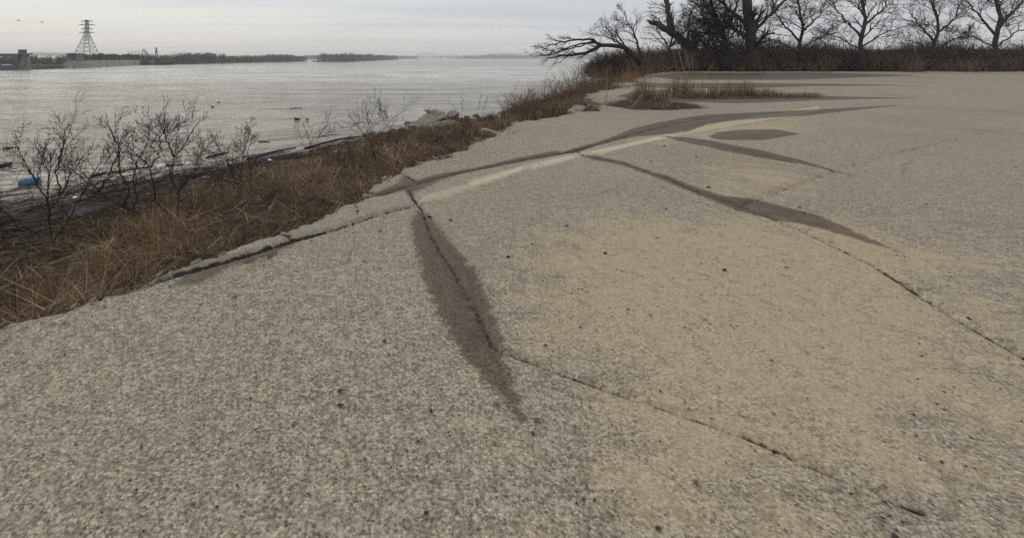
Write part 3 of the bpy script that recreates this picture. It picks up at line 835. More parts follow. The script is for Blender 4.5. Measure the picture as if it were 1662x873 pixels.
# chimney on distant shore
ch = empty('chimney', ((521 - 600) / 800 * 1650, 1650, WZ), 'tiny pale chimney on the skyline left of the island', 'chimney')
b = MB(); b.tube([((520.5 - 600) / 800 * 1650, 1650, WZ), ((520.5 - 600) / 800 * 1650, 1650, zz(86.5, 1650))], [2.2, 1.3], 8); b.tube([((523 - 600) / 800 * 1650, 1655, WZ), ((523 - 600) / 800 * 1650, 1655, zz(88.5, 1655))], [1.6, 1.2], 8)
b.build('stack', M['dam_conc'], ch)

# truss bridge far off
Yb = 2700
br_ = empty('truss_bridge', ((712 - 600) / 800 * Yb, Yb, WZ), 'long steel truss bridge with an arched span on slim piers across the far river', 'bridge')
bx = lambda px: (px - 600) / 800 * Yb
bz = lambda py: zz(py, Yb)
b = MB(); b.box(((bx(640) + bx(800)) / 2, Yb, bz(92.3)), (bx(800) - bx(640), 10, 1.6)); b.build('deck', M['steel'], br_)
def arch(x0, x1, zb, rise, n):
    for side in (-5, 5):
        P = []
        for i in range(n + 1):
            q = i / n; P.append(Vector((x0 + (x1 - x0) * q, Yb + side, zb + rise * (1 - (2 * q - 1) ** 2) ** 0.8)))
        b.tube(P, 0.85, 4)
        for i in range(n + 1):
            b.tube([P[i], (P[i].x, P[i].y, zb)], 0.5, 3)
            if i < n: b.tube([(P[i].x, P[i].y, zb), P[i + 1]], 0.35, 3)
b = MB(); arch(bx(673), bx(716), bz(92.2), (bz(87.0) - bz(92.2)), 10); b.build('arch_truss', M['steel'], br_)
b = MB(); arch(bx(716), bx(746), bz(92.2), (bz(89.2) - bz(92.2)), 7); arch(bx(746), bx(764), bz(92.2), (bz(90.2) - bz(92.2)), 5); b.build('side_truss', M['steel'], br_)
for q in (672, 715, 730.5, 745.5, 764):
    b = MB(); quadblock(b, bx(q), Yb, WZ - 1, bz(92.6), 6.5, 4.5, 14, 12); b.build('pier', M['dam_dark'], br_)

# birds
for px, py in ((30, 34), (68, 37)):
    p0 = pt(px, py, 120); e = MB()
    e.tube([p0 - Vector((.3, 0, 0)), p0, p0 + Vector((.3, 0, .03))], [.02, .1, .03], 5)
    for s in (-1, 1):
        a = p0; c1 = p0 + Vector((0.05, s * .35, .18)); c2 = p0 + Vector((-.05, s * .75, .05))
        e.add([a + Vector((.12, 0, 0)), a - Vector((.12, 0, 0)), c1 - Vector((.1, 0, 0)), c1 + Vector((.1, 0, 0)), c2], [(0, 1, 2, 3), (3, 2, 4)])
    o = e.build('bird', M['black'])
    tag(o, 'tiny dark bird in the sky, the %s of the two above the dam' % ('left one' if px == 30 else 'right one'), 'bird', 'birds over the river')

# ------------------------------------------------------------------ branching plants
class Plant:
    def __init__(s, seed): s.r = random.Random(seed); s.br = []
    def limb(s, pts, r0, r1, wig=0.0, n=None):
        """explicit limb, resampled and roughened"""
        P = [Vector(p) for p in pts]
        out = []
        for a, b in zip(P[:-1], P[1:]):
            k = max(1, int((b - a).length / ((P[-1] - P[0]).length / (n or 12)) + 0.5))
            for i in range(k): out.append(a.lerp(b, i / k))
        out.append(P[-1])
        if wig:
            for i in range(1, len(out)): out[i] = out[i] + Vector((s.r.gauss(0, wig), s.r.gauss(0, wig), s.r.gauss(0, wig)))
        m_ = len(out) - 1
        rad = [r0 + (r1 - r0) * (i / m_) ** 0.8 for i in range(m_ + 1)]
        s.br.append((out, rad, 0)); return out, rad
    def sprout(s, pts, rad, level, maxl, num, L, ang=(25, 65), decay=0.62, curl=0.12, up=0.15, start=0.25, rr=0.55, rmin=0.002, bias=None, nseg=6):
        for i in range(num):
            q = start + (1 - start) * (i + s.r.random()) / num
            q = min(q, 0.999) * (len(pts) - 1); k = int(q); fr = q - k
            p = pts[k].lerp(pts[k + 1], fr); d = (pts[k + 1] - pts[k]).normalized()
            r = max((rad[k] * (1 - fr) + rad[k + 1] * fr) * rr, rmin)
            ax = Vector((s.r.gauss(0, 1), s.r.gauss(0, 1), s.r.gauss(0, 1))); ax = (ax - d * ax.dot(d)).normalized()
            a = R(s.r.uniform(*ang)); nd = (d * math.cos(a) + ax * math.sin(a)); nd.z += up
            if bias: nd += Vector(bias)
            nd.normalize()
            LL = L * s.r.uniform(0.55, 1.25) * (1.15 - 0.5 * q / (len(pts) - 1))
            P = [p]; dd = nd
            for j in range(nseg):
                dd = (dd + Vector((s.r.gauss(0, curl), s.r.gauss(0, curl), s.r.gauss(0, curl) + up * 0.12))).normalized()
                P.append(P[-1] + dd * LL / nseg)
            rd = [max(r * (1 - 0.75 * j / nseg), rmin * 0.7) for j in range(nseg + 1)]
            s.br.append((P, rd, level))
            if level < maxl:
                s.sprout(P, rd, level + 1, maxl, max(2, int(num * s.r.uniform(0.5, 0.8)) if level > 0 else num), LL * decay, ang, decay, curl, up, 0.15, rr, rmin, bias, max(3, nseg - 1))
    def build(s, root, split=1, m1=None, m2=None, n1='trunk', n2='twigs', tips=None):
        a, b_ = MB(), MB()
        for P, rd, lv in s.br:
            if lv < split: a.tube(P, rd, 7 if lv == 0 else 5)
            else: b_.tube(P, rd, 3)
        if a.v: a.build(n1, m1 or M['bark'], root, smooth=True)
        if b_.v: b_.build(n2, m2 or M['twig'], root, smooth=True)
        if tips:
            h_ = MB()
            for P, rd, lv in s.br:
                if lv >= split and s.r.random() < tips[0]:
                    p_ = P[-1]
                    for q in range(tips[2]):
                        e_ = p_ + Vector((s.r.gauss(0, tips[1]), s.r.gauss(0, tips[1]), s.r.gauss(0, tips[1])))
                        w = Vector((s.r.gauss(0, 1), s.r.gauss(0, 1), s.r.gauss(0, 1))).normalized() * tips[1] * 0.55
                        w2 = Vector((s.r.gauss(0, 1), s.r.gauss(0, 1), s.r.gauss(0, 1))).normalized() * tips[1] * 0.55
                        h_.add([e_ - w, e_ + w2, e_ + w], [(0, 1, 2)])
            if h_.v: h_.build('seed_heads', M['twig'], root)['kind'] = 'stuff'

# near shrubs, given by where their stems stand and reach
SHR = [
 ('sprawling bare shrub with two forked stems at the far left of the bank', [[(85,405),(83,372),(80,345),(98,318),(112,285),(140,250)], [(85,405),(60,380),(30,360),(0,338)], [(82,352),(76,320),(60,300),(45,270),(28,238)], [(80,348),(78,310),(80,285),(70,250)], [(98,318),(92,280),(98,250),(104,222)], [(85,395),(118,345),(140,300),(165,262)]], 9, 0.022, .55, 41),
 ('bare shrub whose thick dark stem leans far left, second from the left', [[(250,378),(225,350),(198,335),(170,318),(140,295),(112,268)], [(200,337),(210,305),(196,280),(190,240),(176,205)], [(215,345),(222,320),(214,290),(222,262),(240,232)], [(160,312),(175,290),(185,265),(200,235)]], 8, 0.024, .5, 42),
 ('tall crooked bare shrub in the middle of three left shrubs', [[(291,368),(272,345),(252,328),(248,300),(245,272),(220,250)], [(291,368),(289,335),(288,310),(276,285),(283,255),(300,232),(322,195)], [(245,272),(262,245),(256,215)], [(283,255),(270,228),(268,205)], [(288,310),(310,285),(330,262)]], 9, 0.022, .5, 43),
 ('twiggy bare shrub with dark seed heads rising above the water edge', [[(398,322),(392,290),(394,255),(398,215)], [(398,322),(380,290),(368,262),(352,232)], [(398,322),(408,285),(402,250),(410,220)], [(398,322),(375,300),(340,275),(315,245)]], 8, 0.016, .42, 44),
 ('thin bare sapling standing in the reeds left of centre', [[(497,285),(501,260),(504,235),(515,212)], [(501,262),(508,240),(522,215)]], 5, 0.010, .42, 45),
 ('slanting bare sapling leaning left above the tall grass near the broken edge', [[(612,292),(610,262),(600,232),(586,212),(573,192)], [(592,222),(600,205),(588,196)]], 5, 0.013, .4, 46),
 ('small bare bush by the shore stones right of the slanting sapling', [[(628,232),(624,212),(622,192)], [(628,232),(634,212),(641,190)]], 6, 0.014, .55, 47),
]
shrub_g = 'bare shrubs on the near bank'
for lab, stems, num, r0, Lc, sd in SHR:
    base = hit(stems[0][0][0], stems[0][0][1] + 3)
    Y0 = base.y
    root = empty('bare_shrub', base, lab, 'shrub', shrub_g)
    P = Plant(sd)
    for i, st in enumerate(stems):
        off = P.r.uniform(-0.5, 0.5)
        sc_ = Y0 / 8.0
        pts = []
        y_st = Y0
        for j, (a, b_) in enumerate(st):
            yy = Y0 + off * (j / len(st)) * sc_ if i < 1 or st[0] == stems[0][0] else Y0 + off * 0.5 * (j / len(st))
            pts.append(pt(a, b_, yy))
        if st[0] == stems[0][0]: pts[0] = base - Vector((0, 0, 0.05))
        o_pts, o_r = P.limb(pts, 1.3 * r0 * sc_ ** 0.4 * (1 if i == 0 else .75), r0 * 0.35, wig=0.012 * sc_, n=12)
        P.sprout(o_pts, o_r, 1, 3, num + 1, 1.25 * Lc * (Y0 / 8.0), ang=(22, 55), decay=0.55, curl=0.13, up=0.10, start=0.3, rmin=0.004 * sc_ ** 0.5)
    P.build(root, split=1, n1='stem', tips=(0.10, 0.02 * sc_ ** .5, 5) if sd in (41, 42, 44) else None)

# ------------------------------------------------------------------ grass and sticks
def blades(name, base, length, dirs, width, cols, mat, bend=0.35, segs=4, parent=None, flat=None):
    """base (n,3), length (n,), dirs (n,2) horizontal lean, width (n,)"""
    n = len(base); r = rng
    V = np.zeros((n, (segs + 1) * 2, 3), np.float32)
    wa = r.uniform(0, 2 * np.pi, n); wx = np.cos(wa) * width; wy = np.sin(wa) * width
    for k in range(segs + 1):
        q = k / segs
        lean = dirs * (length * (q ** 1.6))[:, None] if flat is None else dirs * (length * q)[:, None]
        hz = length * (q * (1 - bend * q * np.hypot(dirs[:, 0], dirs[:, 1])))
        c_ = base + np.stack([lean[:, 0], lean[:, 1], hz * (1 if flat is None else flat)], -1)
        w = (1 - q * 0.85)
        V[:, 2 * k, :] = c_ + np.stack([wx * w, wy * w, np.zeros(n)], -1)
        V[:, 2 * k + 1, :] = c_ - np.stack([wx * w, wy * w, np.zeros(n)], -1)
    nvp = (segs + 1) * 2
    quad = np.array([[2 * k, 2 * k + 1, 2 * k + 3, 2 * k + 2] for k in range(segs)])
    Fc = (np.arange(n)[:, None, None] * nvp + quad[None]).reshape(-1, 4)
    C = np.repeat(cols, nvp, axis=0)
    return mesh_np(name, V.reshape(-1, 3), Fc, mat, parent, smooth=False, cols=C)
PAL = np.array([(0.25, 0.165, 0.09), (0.17, 0.108, 0.062), (0.095, 0.062, 0.042), (0.38, 0.285, 0.175), (0.05, 0.034, 0.027)])
def palette(x, y, n, weights=(.25, .3, .25, .06, .14), amp=2.3):
    w = np.tile(np.array(weights), (n, 1))
    g = vnoise(x, y, 33, 3, 0.7)
    w[:, 0] *= np.exp(g * amp); w[:, 3] *= np.exp(g * amp * 1.3); w[:, 4] *= np.exp(-g * amp); w[:, 2] *= np.exp(-g * amp * .7)
    w /= w.sum(1, keepdims=True); cu = np.cumsum(w, 1); k = (rng.uniform(0, 1, (n, 1)) > cu).sum(1)
    return PAL[np.clip(k, 0, 4)] * rng.uniform(0.65, 1.3, (n, 1))
def bank_scatter(n, umin, umax, dmin, dmax, power=1.0):
    u = umin + (umax - umin) * rng.uniform(0, 1, n) ** power
    d_ = dmin + (dmax - dmin) * rng.uniform(0, 1, n)
    nn = n_edge(u) + d_
    x, y = to_xy(u, nn); z = bank_z(u, nn)
    return u, nn, d_, x, y, z
CLEAR = []
for a_, b_, r_ in ((90, 432, .5), (130, 420, .5), (165, 408, .45), (190, 399, .3), (145, 428, .4), (28, 432, .75), (28, 415, .6), (138, 345, .55), (138, 358, .6), (720, 205, 2.2), (690, 210, 1.8), (735, 200, 1.5), (799, 216, .6), (938, 180, .8)):
    h__ = hit(a_, b_); CLEAR.append((h__.x, h__.y, r_))
def grass_zone(n, umin, umax, dmin, dmax, lmin, lmax, wid, power=1.0, weights=(.25, .3, .25, .06, .14), thr=-0.35, lean=0.95, lowcut=None):
    K = 20
    u, nn, d_, x, y, z = bank_scatter(n // K, umin, umax, dmin, dmax, power)
    tl_ = np.repeat(rng.uniform(.6, 1.25, n // K), K); ta_ = np.repeat(rng.uniform(0, 6.28, n // K), K); tc_ = np.repeat(rng.uniform(.55, 1.45, n // K), K)
    n = (n // K) * K
    x = np.repeat(x, K) + rng.normal(0, .055, n); y = np.repeat(y, K) + rng.normal(0, .055, n)
    u, nn = to_un(x, y); d_ = nn - n_edge(u); z = bank_z(u, nn)
    dens = vnoise(x, y, 44, 3, 0.5)
    for (cx_, cy_, cr_) in CLEAR: dens = np.where(np.hypot(x - cx_, y - cy_) < cr_, -9, dens)
    keep = (dens > thr + rng.uniform(-0.3, 0.3, n)) & (z > WZ + 0.12) & (d_ > 0)
    if lowcut is not None: keep &= nn < lowcut(u)
    u, nn, d_, x, y, z, tl_, ta_, tc_ = [q[keep] for q in (u, nn, d_, x, y, z, tl_, ta_, tc_)]
    m_ = len(x); dist = np.hypot(x, y)
    ln = rng.uniform(lmin, lmax, m_) * tl_ * (0.75 + 0.5 * vnoise(x, y, 55, 2, 0.7) + .15)
    ln = ln * np.clip(0.35 + d_ * 0.22, 0.35, 1) * (0.55 + .45 * (vnoise(x, y, 91, 2, .45) > -.15)); dk = np.clip(1 - d_ / 2.6, 0, 1)[:, None] * .55  # blade colour darkened towards the slab edge: painted recess shade plus dark dead stems
    # clumped lean direction
    a = vnoise(x, y, 66, 2, 0.8) * 2 + ta_ + rng.normal(0, 0.7, m_); pt_ = np.clip(vnoise(x, y, 77, 2, 1.1) * 1.6 + .35, 0.05, 1.1); am = np.abs(rng.normal(0.25, 0.45, m_) + pt_ * 1.0) * lean
    dirs = np.stack([np.cos(a) * am, np.sin(a) * am], -1)
    w = wid * rng.uniform(0.6, 1.4, m_) * np.maximum(1, dist / 9)
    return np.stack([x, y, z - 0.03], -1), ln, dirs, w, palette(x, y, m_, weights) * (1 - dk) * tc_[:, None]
def cat(L): return [np.concatenate(q) for q in zip(*L)]
gcut = lambda u: np.interp(u, [-20, 3, 6, 12, 20, 30, 60, 400], [12, 12.3, 13.6, 16.3, 18, 19.8, 21, 21]) + wob(u, 0.5, 0.4, 2)
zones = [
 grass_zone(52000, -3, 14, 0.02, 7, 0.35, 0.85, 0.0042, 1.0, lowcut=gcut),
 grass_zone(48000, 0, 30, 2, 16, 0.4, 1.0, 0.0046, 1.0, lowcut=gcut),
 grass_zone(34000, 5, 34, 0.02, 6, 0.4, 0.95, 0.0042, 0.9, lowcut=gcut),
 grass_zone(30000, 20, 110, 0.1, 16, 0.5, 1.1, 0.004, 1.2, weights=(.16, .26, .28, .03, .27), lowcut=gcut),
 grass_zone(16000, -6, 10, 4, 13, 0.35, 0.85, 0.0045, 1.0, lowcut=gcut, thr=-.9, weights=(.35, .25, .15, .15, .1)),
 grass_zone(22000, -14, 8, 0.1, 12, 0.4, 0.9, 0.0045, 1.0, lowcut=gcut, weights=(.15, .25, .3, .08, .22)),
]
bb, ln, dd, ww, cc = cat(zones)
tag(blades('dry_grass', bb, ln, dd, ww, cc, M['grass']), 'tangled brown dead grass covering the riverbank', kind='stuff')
# flattened straw
z1 = [grass_zone(22000, -3, 18, 0.05, 7, 0.35, 0.9, 0.0038, weights=(.3, .2, .15, .25, .1), thr=-0.2), grass_zone(12000, 0, 34, 0.05, 15, 0.4, 0.9, 0.0042, weights=(.3, .2, .15, .25, .1), thr=-0.1, lowcut=gcut)]
bb, ln, dd, ww, cc = cat(z1)
an = rng.uniform(0, 6.28, len(bb)); dd = np.stack([np.cos(an), np.sin(an)], -1) * rng.uniform(.6, 1, (len(bb), 1))
bb[:, 2] += rng.uniform(0.05, 0.42, len(bb)); ln = ln * rng.uniform(.8, 1.8, len(bb)); cc = cc * 1.25
tag(blades('straw', bb, ln, dd, ww, cc, M['grass'], flat=0.22, segs=3), 'flattened straw and dead stems lying through the grass', kind='stuff')

# drift sticks along the shore
def sticks(name, n, umin, umax, nmin, nmax, zf, lmin, lmax, rad, pal, label, spread=0.22):
    u = rng.uniform(umin, umax, n)
    q = rng.normal(0.5, 0.26, n); nn = nmin(u) + (nmax(u) - nmin(u)) * q
    x, y = to_xy(u, nn); a = np.arctan2(0.8, 0.6) + rng.normal(0, spread, n) + vnoise(x, y, 71, 2, 0.3) * 0.35
    L = rng.uniform(lmin, lmax, n) * np.where(rng.uniform(0, 1, n) < 0.08, 2.4, 1); rr = rad * rng.uniform(0.4, 1.6, n) * np.maximum(1, np.hypot(x, y) / 24)
    tl = rng.normal(0, 0.04, n)
    z = zf(u, nn) + rng.uniform(0.0, 0.10, n)
    dx, dy, dz = np.cos(a) * np.cos(tl), np.sin(a) * np.cos(tl), np.sin(tl)
    px_, py_ = -np.sin(a), np.cos(a)
    V = np.zeros((n, 6, 3)); 
    for e, s in ((0, -0.5), (1, 0.5)):
        for k in range(3):
            t_ = 2 * np.pi * k / 3; o1 = np.cos(t_) * rr * (1 if e == 0 else .5); o2 = np.sin(t_) * rr * (1 if e == 0 else .5)
            V[:, e * 3 + k] = np.stack([x + dx * L * s + px_ * o1, y + dy * L * s + py_ * o1, z + dz * L * s + o2], -1)
    fq = np.array([[0, 1, 4, 3], [1, 2, 5, 4], [2, 0, 3, 5]])
    Fc = (np.arange(n)[:, None, None] * 6 + fq[None]).reshape(-1, 4)
    k = rng.integers(0, len(pal), n); C = np.repeat(np.array(pal)[k] * rng.uniform(.6, 1.3, (n, 1)), 6, axis=0)
    return tag(mesh_np(name, V.reshape(-1, 3), Fc, M['stick'], smooth=False, cols=C), label, kind='stuff')
dpal = [(0.11, 0.088, 0.072), (0.055, 0.04, 0.033), (0.19, 0.16, 0.135), (0.035, 0.026, 0.022), (0.30, 0.26, 0.22)]
lz = lambda u, n: np.maximum(bank_z(u, n), WZ) + 0.01
sticks('driftwood_litter', 13000, -12, 22, lambda u: np.interp(u, [-12, 5, 15, 22], [14, 15.5, 17, 19]), lambda u: np.interp(u, [-12, 5, 15, 22], [24, 26.5, 24, 22.5]), lz, 0.15, 1.1, 0.011, dpal, 'mat of grey drift sticks and reeds washed up along the water edge')
sticks('drift_line', 2600, 18, 44, lambda u: np.interp(u, [18, 44], [19.2, 20.5]), lambda u: np.interp(u, [18, 44], [22.2, 22.5]), lz, 0.2, 1.2, 0.014, dpal, 'narrow line of dark drift sticks along the shore near the stones')
sticks('twig_litter', 5000, -3, 16, lambda u: n_edge(u) + 0.1, lambda u: n_edge(u) + 9, lambda u, n: bank_z(u, n) + 0.08, 0.2, 0.9, 0.004, [(0.13, .09, .06), (.06, .04, .03), (.24, .18, .12)], 'fine dead twigs lying among the bank grass', spread=1.6)

sticks('stem_litter', 11000, -12, 15, lambda u: np.interp(u, [-12, 5, 15], [8, 9.5, 12]), lambda u: np.interp(u, [-12, 5, 15], [18, 18, 18]), lambda u, n: bank_z(u, n) + 0.06, 0.25, 1.1, 0.007, [(0.17, .125, .085), (.09, .064, .046), (.30, .23, .16), (.05, .036, .028)], 'fallen brown stems covering the lower bank between grass and drift', spread=.75)

# identifiable logs on the shore
def log(name, pa, pb, r0, r1, label, mat=None, cat='log', group=None, bend=0.05, hs=None, stubs=2):
    a = hit(*pa) if hs is None else pt(*pa, hs); b_ = hit(*pb) if hs is None else pt(*pb, hs)
    a.z = max(a.z, WZ); b_.z = max(b_.z, WZ)
    a = a + Vector((0, 0, r0 * .5)); b_ = b_ + Vector((0, 0, r1 * .6))
    e = MB(); n = 8; P = []; Q = []
    L = (b_ - a).length
    for i in range(n + 1):
        q = i / n; P.append(a.lerp(b_, q) + Vector((rnd.gauss(0, bend * L * .1), rnd.gauss(0, bend * L * .1), math.sin(q * 3.14) * bend * L * .4))); Q.append((r0 + (r1 - r0) * q) * rnd.uniform(.85, 1.15))
    e.tube(P, Q, 7)
    for k in range(stubs):
        i = rnd.randint(2, 6); d_ = Vector((rnd.gauss(0, 1), rnd.gauss(0, 1), abs(rnd.gauss(0, .6)))).normalized()
        e.tube([P[i], P[i] + d_ * L * .12], [Q[i] * .5, Q[i] * .2], 5)
    o = e.build(name, mat or M['drift'], smooth=True)
    tag(o, label, cat, group); return o
lg = 'driftwood logs along the water edge'
log('driftwood_log', (402, 261), (480, 241), .09, .05, 'dark thin log floating at the water edge in front of the seed head shrub', M['wetlog'], group=lg)
log('driftwood_log', (496, 243), (585, 222), .10, .05, 'long straight dark log lying along the shore just left of the stones', M['wetlog'], group=lg)
log('driftwood_log', (335, 258), (372, 249), .07, .05, 'short dark log floating above the white foam litter', M['wetlog'], group=lg)
log('driftwood_log', (150, 288), (172, 282), .09, .06, 'short dark log to the right of the blue drum', M['wetlog'], group=lg)
log('driftwood_log', (0, 273), (18, 267), .16, .08, 'thick dark log touching the left picture edge on the water', M['wetlog'], group=lg)
log('driftwood_log', (6, 243), (24, 240), .05, .03, 'thin dark stick floating farthest out at the left edge', M['wetlog'], group=lg)
log('driftwood_log', (180, 282), (300, 268), .07, .04, 'long log running under the white foam litter', group=lg)
log('driftwood_log', (420, 232), (438, 231), .06, .03, 'slim stick floating on the water beyond the seed head shrub', M['wetlog'], group=lg)
log('driftwood_log', (330, 312), (395, 296), .06, .04, 'pale weathered log on the grass behind the seed head shrub', M['drift'], group=lg)
# dark floating debris out on the river
fg = 'dark driftwood floating out on the river'
log('floating_driftwood', (478, 195), (487, 194.5), .13, .08, 'larger dark lump of driftwood floating mid river', M['wetlog'], 'driftwood', fg, bend=.1, stubs=0)
log('floating_driftwood', (497, 194.5), (502, 194.5), .07, .05, 'smaller dark lump floating just right of the larger lump', M['wetlog'], 'driftwood', fg, bend=.1, stubs=0)
log('floating_driftwood', (471, 177), (490, 176), .05, .03, 'thin branch floating beyond the larger dark lump', M['wetlog'], 'driftwood', fg, bend=.03, stubs=0)
log('floating_driftwood', (343, 174.5), (347, 174.3), .1, .07, 'small dark lump floating alone left of centre', M['wetlog'], 'driftwood', fg, bend=.1, stubs=0)
log('floating_driftwood', (353, 167), (357, 166.5), .08, .05, 'tiny dark stick floating just beyond the lone lump', M['wetlog'], 'driftwood', fg, bend=.03, stubs=0)

# blue drum, half out of the water
def barrel():
    c0 = hit(48, 300); c0.z = max(c0.z, WZ) + 0.07
    root = empty('barrel', c0, 'blue plastic drum lying on its side in the drift at left', 'barrel')
    ax = Vector((0.95, 0.28, 0.10)).normalized(); n = 16; prof = [(a_ * .88, r_ * .88) for a_, r_ in [(-.48, .20), (-.46, .26), (-.42, .275), (-.3, .285), (-.2, .29), (-.18, .31), (-.16, .29), (.16, .29), (.18, .31), (.2, .29), (.3, .285), (.42, .275), (.46, .26), (.48, .20)]]
    e = MB(); e.tube([c0 + ax * a for a, _ in prof], [r for _, r in prof], n); e.build('body', M['blue'], root, smooth=True)
    e = MB(); q = c0 + ax * .42; e.tube([q + Vector((0, 0, .12)), q + Vector((0, 0, .12)) + ax * .03], .035, 10); e.build('bung', M['blue'], root); e = MB(); e.tube([q + Vector((0, -.05, -.12)), q + Vector((0, -.05, -.12)) + ax * .03], .03, 10); e.build('bung', M['blue'], root)
barrel()

# white foam litter: crumpled pieces
def crumple(name, px, py, w, h_, label, mat, group=None, seed=0, flat=0.4, cat='litter', stretch=1.0):
    c0 = hit(px, py); c0.z = max(c0.z, WZ) + 0.04
    r = random.Random(seed); import bmesh
    bm = bmesh.new(); bmesh.ops.create_icosphere(bm, subdivisions=3, radius=1.0)
    for v in bm.verts:
        k = 1 + 0.35 * mn.noise(Vector(v.co) * 1.7 + Vector((seed, 0, 0))) + 0.2 * mn.noise(Vector(v.co) * 4.1 + Vector((seed, 3, 0)))
        co = v.co * k
        v.co = Vector((co.x * w * stretch, co.y * w, max(-0.3, co.z) * h_))
    me = bpy.data.meshes.new(name); bm.to_mesh(me); bm.free(); me.materials.append(mat)
    o = bpy.data.objects.new(name, me); link(o); o.location = c0; o.rotation_euler = (r.uniform(-.2, .2), r.uniform(-.2, .2), r.uniform(0, 3))
    return tag(o, label, cat, group)
fg2 = 'white litter washed up on the bank'
crumple('foam_litter', 251, 275, .28, .16, 'white foam scrap on the drift, left piece of the close pair', M['white'], fg2, 3)
crumple('foam_litter', 262, 272, .22, .14, 'white foam scrap on the drift, right piece of the close pair', M['white'], fg2, 4)
crumple('foam_litter', 438, 264, .16, .12, 'pale scrap among the sticks beyond the tall grass', M['white'], fg2, 6)
crumple('foam_litter', 334, 291, .18, .08, 'pale flat scrap at the lower edge of the drift mat', M['chunk'], fg2, 7)
crumple('foam_litter', 545, 249, .12, .12, 'small white scrap in the grass below the long dark log', M['white'], fg2, 8)
crumple('foam_litter', 122, 323, .12, .06, 'tiny white scrap above the grey panel', M['white'], fg2, 9)

# concrete rubble
def slab(name, px, py, size, rot, tilt, label, group, seed, lift=0.1, mat=None, Y=None):
    c0 = hit(px, py) if Y is None else pt(px, py, Y)
    r = random.Random(seed)
    import bmesh
    bm = bmesh.new(); bmesh.ops.create_cube(bm, size=1.0)
    bmesh.ops.subdivide_edges(bm, edges=bm.edges[:], cuts=5, use_grid_fill=True)
    for v in bm.verts:
        p_ = Vector((v.co.x * size[0], v.co.y * size[1], v.co.z * size[2]))
        edge = max(abs(v.co.x), abs(v.co.y))
        k = mn.noise(p_ * 2.2 + Vector((seed, 0, 0))); k2 = mn.noise(p_ * 7 + Vector((0, seed, 0)))
        p_ += Vector((v.co.x * size[0] * 0.25 * k, v.co.y * size[1] * .45 * k, 0)) + Vector((k2, k, k2)) * min(size) * 0.22
        if abs(v.co.x) > .49 and abs(v.co.y) > .49: p_ *= 0.88
        v.co = p_
    me = bpy.data.meshes.new(name); bm.to_mesh(me); bm.free(); me.materials.append(mat or M['chunk'])
    o = bpy.data.objects.new(name, me); link(o); o.location = c0 + Vector((0, 0, lift)); o.rotation_euler = (tilt[0], tilt[1], rot)
    return tag(o, label, 'rubble', group)
rg = 'broken concrete slabs on the bank'
sh_a = math.atan2(0.8, 0.6)
slab('concrete_slab', 686, 209, (3.2, 1.0, .45), sh_a, (.25, -.1), 'broken slab in front at the left end of the shore pile', rg, 1, .35)
slab('concrete_slab', 716, 209, (4.6, .8, .4), sh_a - .1, (.35, .0), 'longest slab of the shore pile, lying lowest in front', rg, 2, .25)
slab('concrete_slab', 707, 198, (3.6, 1.1, .4), sh_a + .1, (.45, -.05), 'middle slab leaning on the back of the shore pile', rg, 3, .35)
slab('concrete_slab', 706, 193, (2.4, 1.2, .5), sh_a, (.2, .1), 'topmost pale slab of the shore pile', rg, 4, .5)
slab('concrete_slab', 735, 193, (1.6, .8, .5), sh_a, (.3, -.1), 'short pale block at the right end of the shore pile', rg, 5, .35)
slab('concrete_slab', 668, 209, (1.0, .9, .5), sh_a, (.1, .3), 'small rounded block left of the shore pile', rg, 6, .25)
slab('concrete_slab', 799, 216, (.5, .13, .07), -.35, (.2, .25), 'pale jagged piece at the crumbled pavement edge above the grass', rg, 7, 0.0, Y=10.9)
slab('concrete_slab', 936, 179, (1.0, .34, .10), 1.0, (.25, -.15), 'tilted slab slipping off the pavement near the tall weed stalk', rg, 8, 0.0, Y=15.6)
0 and slab('concrete_slab', 1005, 147, (1.6, 1.0, .2), .2, (-.1, .05), 'flat slab lip beside the eroded hollow', rg, 9, -.15, Y=24)
# shore stones
sg = 'stones along the shore'
k = 0
for (a, b_, s_) in ((570, 226, .3), (592, 222, .28), (603, 220, .35), (618, 219, .3), (640, 216, .4), (652, 212, .3), (560, 232, .25), (757, 192, .3), (772, 190, .3)):
    crumple('shore_stone', a, b_, s_, s_ * .7, 'dark shore stone number %s from the left along the water line' % ('one two three four five six seven eight nine'.split()[k]), M['drift'], sg, 20 + k, cat='stone'); k += 1

# plank, grey panel, dark plastic
def plank(pa, pb, w, th, label, mat):
    a = hit(*pa) + Vector((0, 0, .10)); b_ = hit(*pb) + Vector((0, 0, .12)); d_ = (b_ - a); L = d_.length
    e = MB(); e.box((0, 0, 0), (L, w, th), jit=.006)
    o = e.build('plank', mat, bevel=.004); o.location = (a + b_) / 2; o.rotation_euler = d_.to_track_quat('X', 'Z').to_euler()
    tag(o, label, 'plank'); return o
plank((62, 446), (190, 398), .075, .05, 'long pale wooden plank lying in the grass at lower left', M['plank'])
plank((112, 450), (175, 424), .09, .05, 'shorter darker plank half buried beside the long pale plank', M['drift'])
c0 = hit(138, 352)
e = MB(); e.box((0, 0, 0), (.85, .5, .03), jit=.02); e.box((0, 0.24, .02), (.8, .03, .03)); o = e.build('grey_panel', M['sheet'], bevel=.004)
o.location = c0 + Vector((0, 0, .16)); o.rotation_euler = (R(35), R(4), R(12)); tag(o, 'flat grey panel lying tilted in the grass below the blue drum', 'panel')
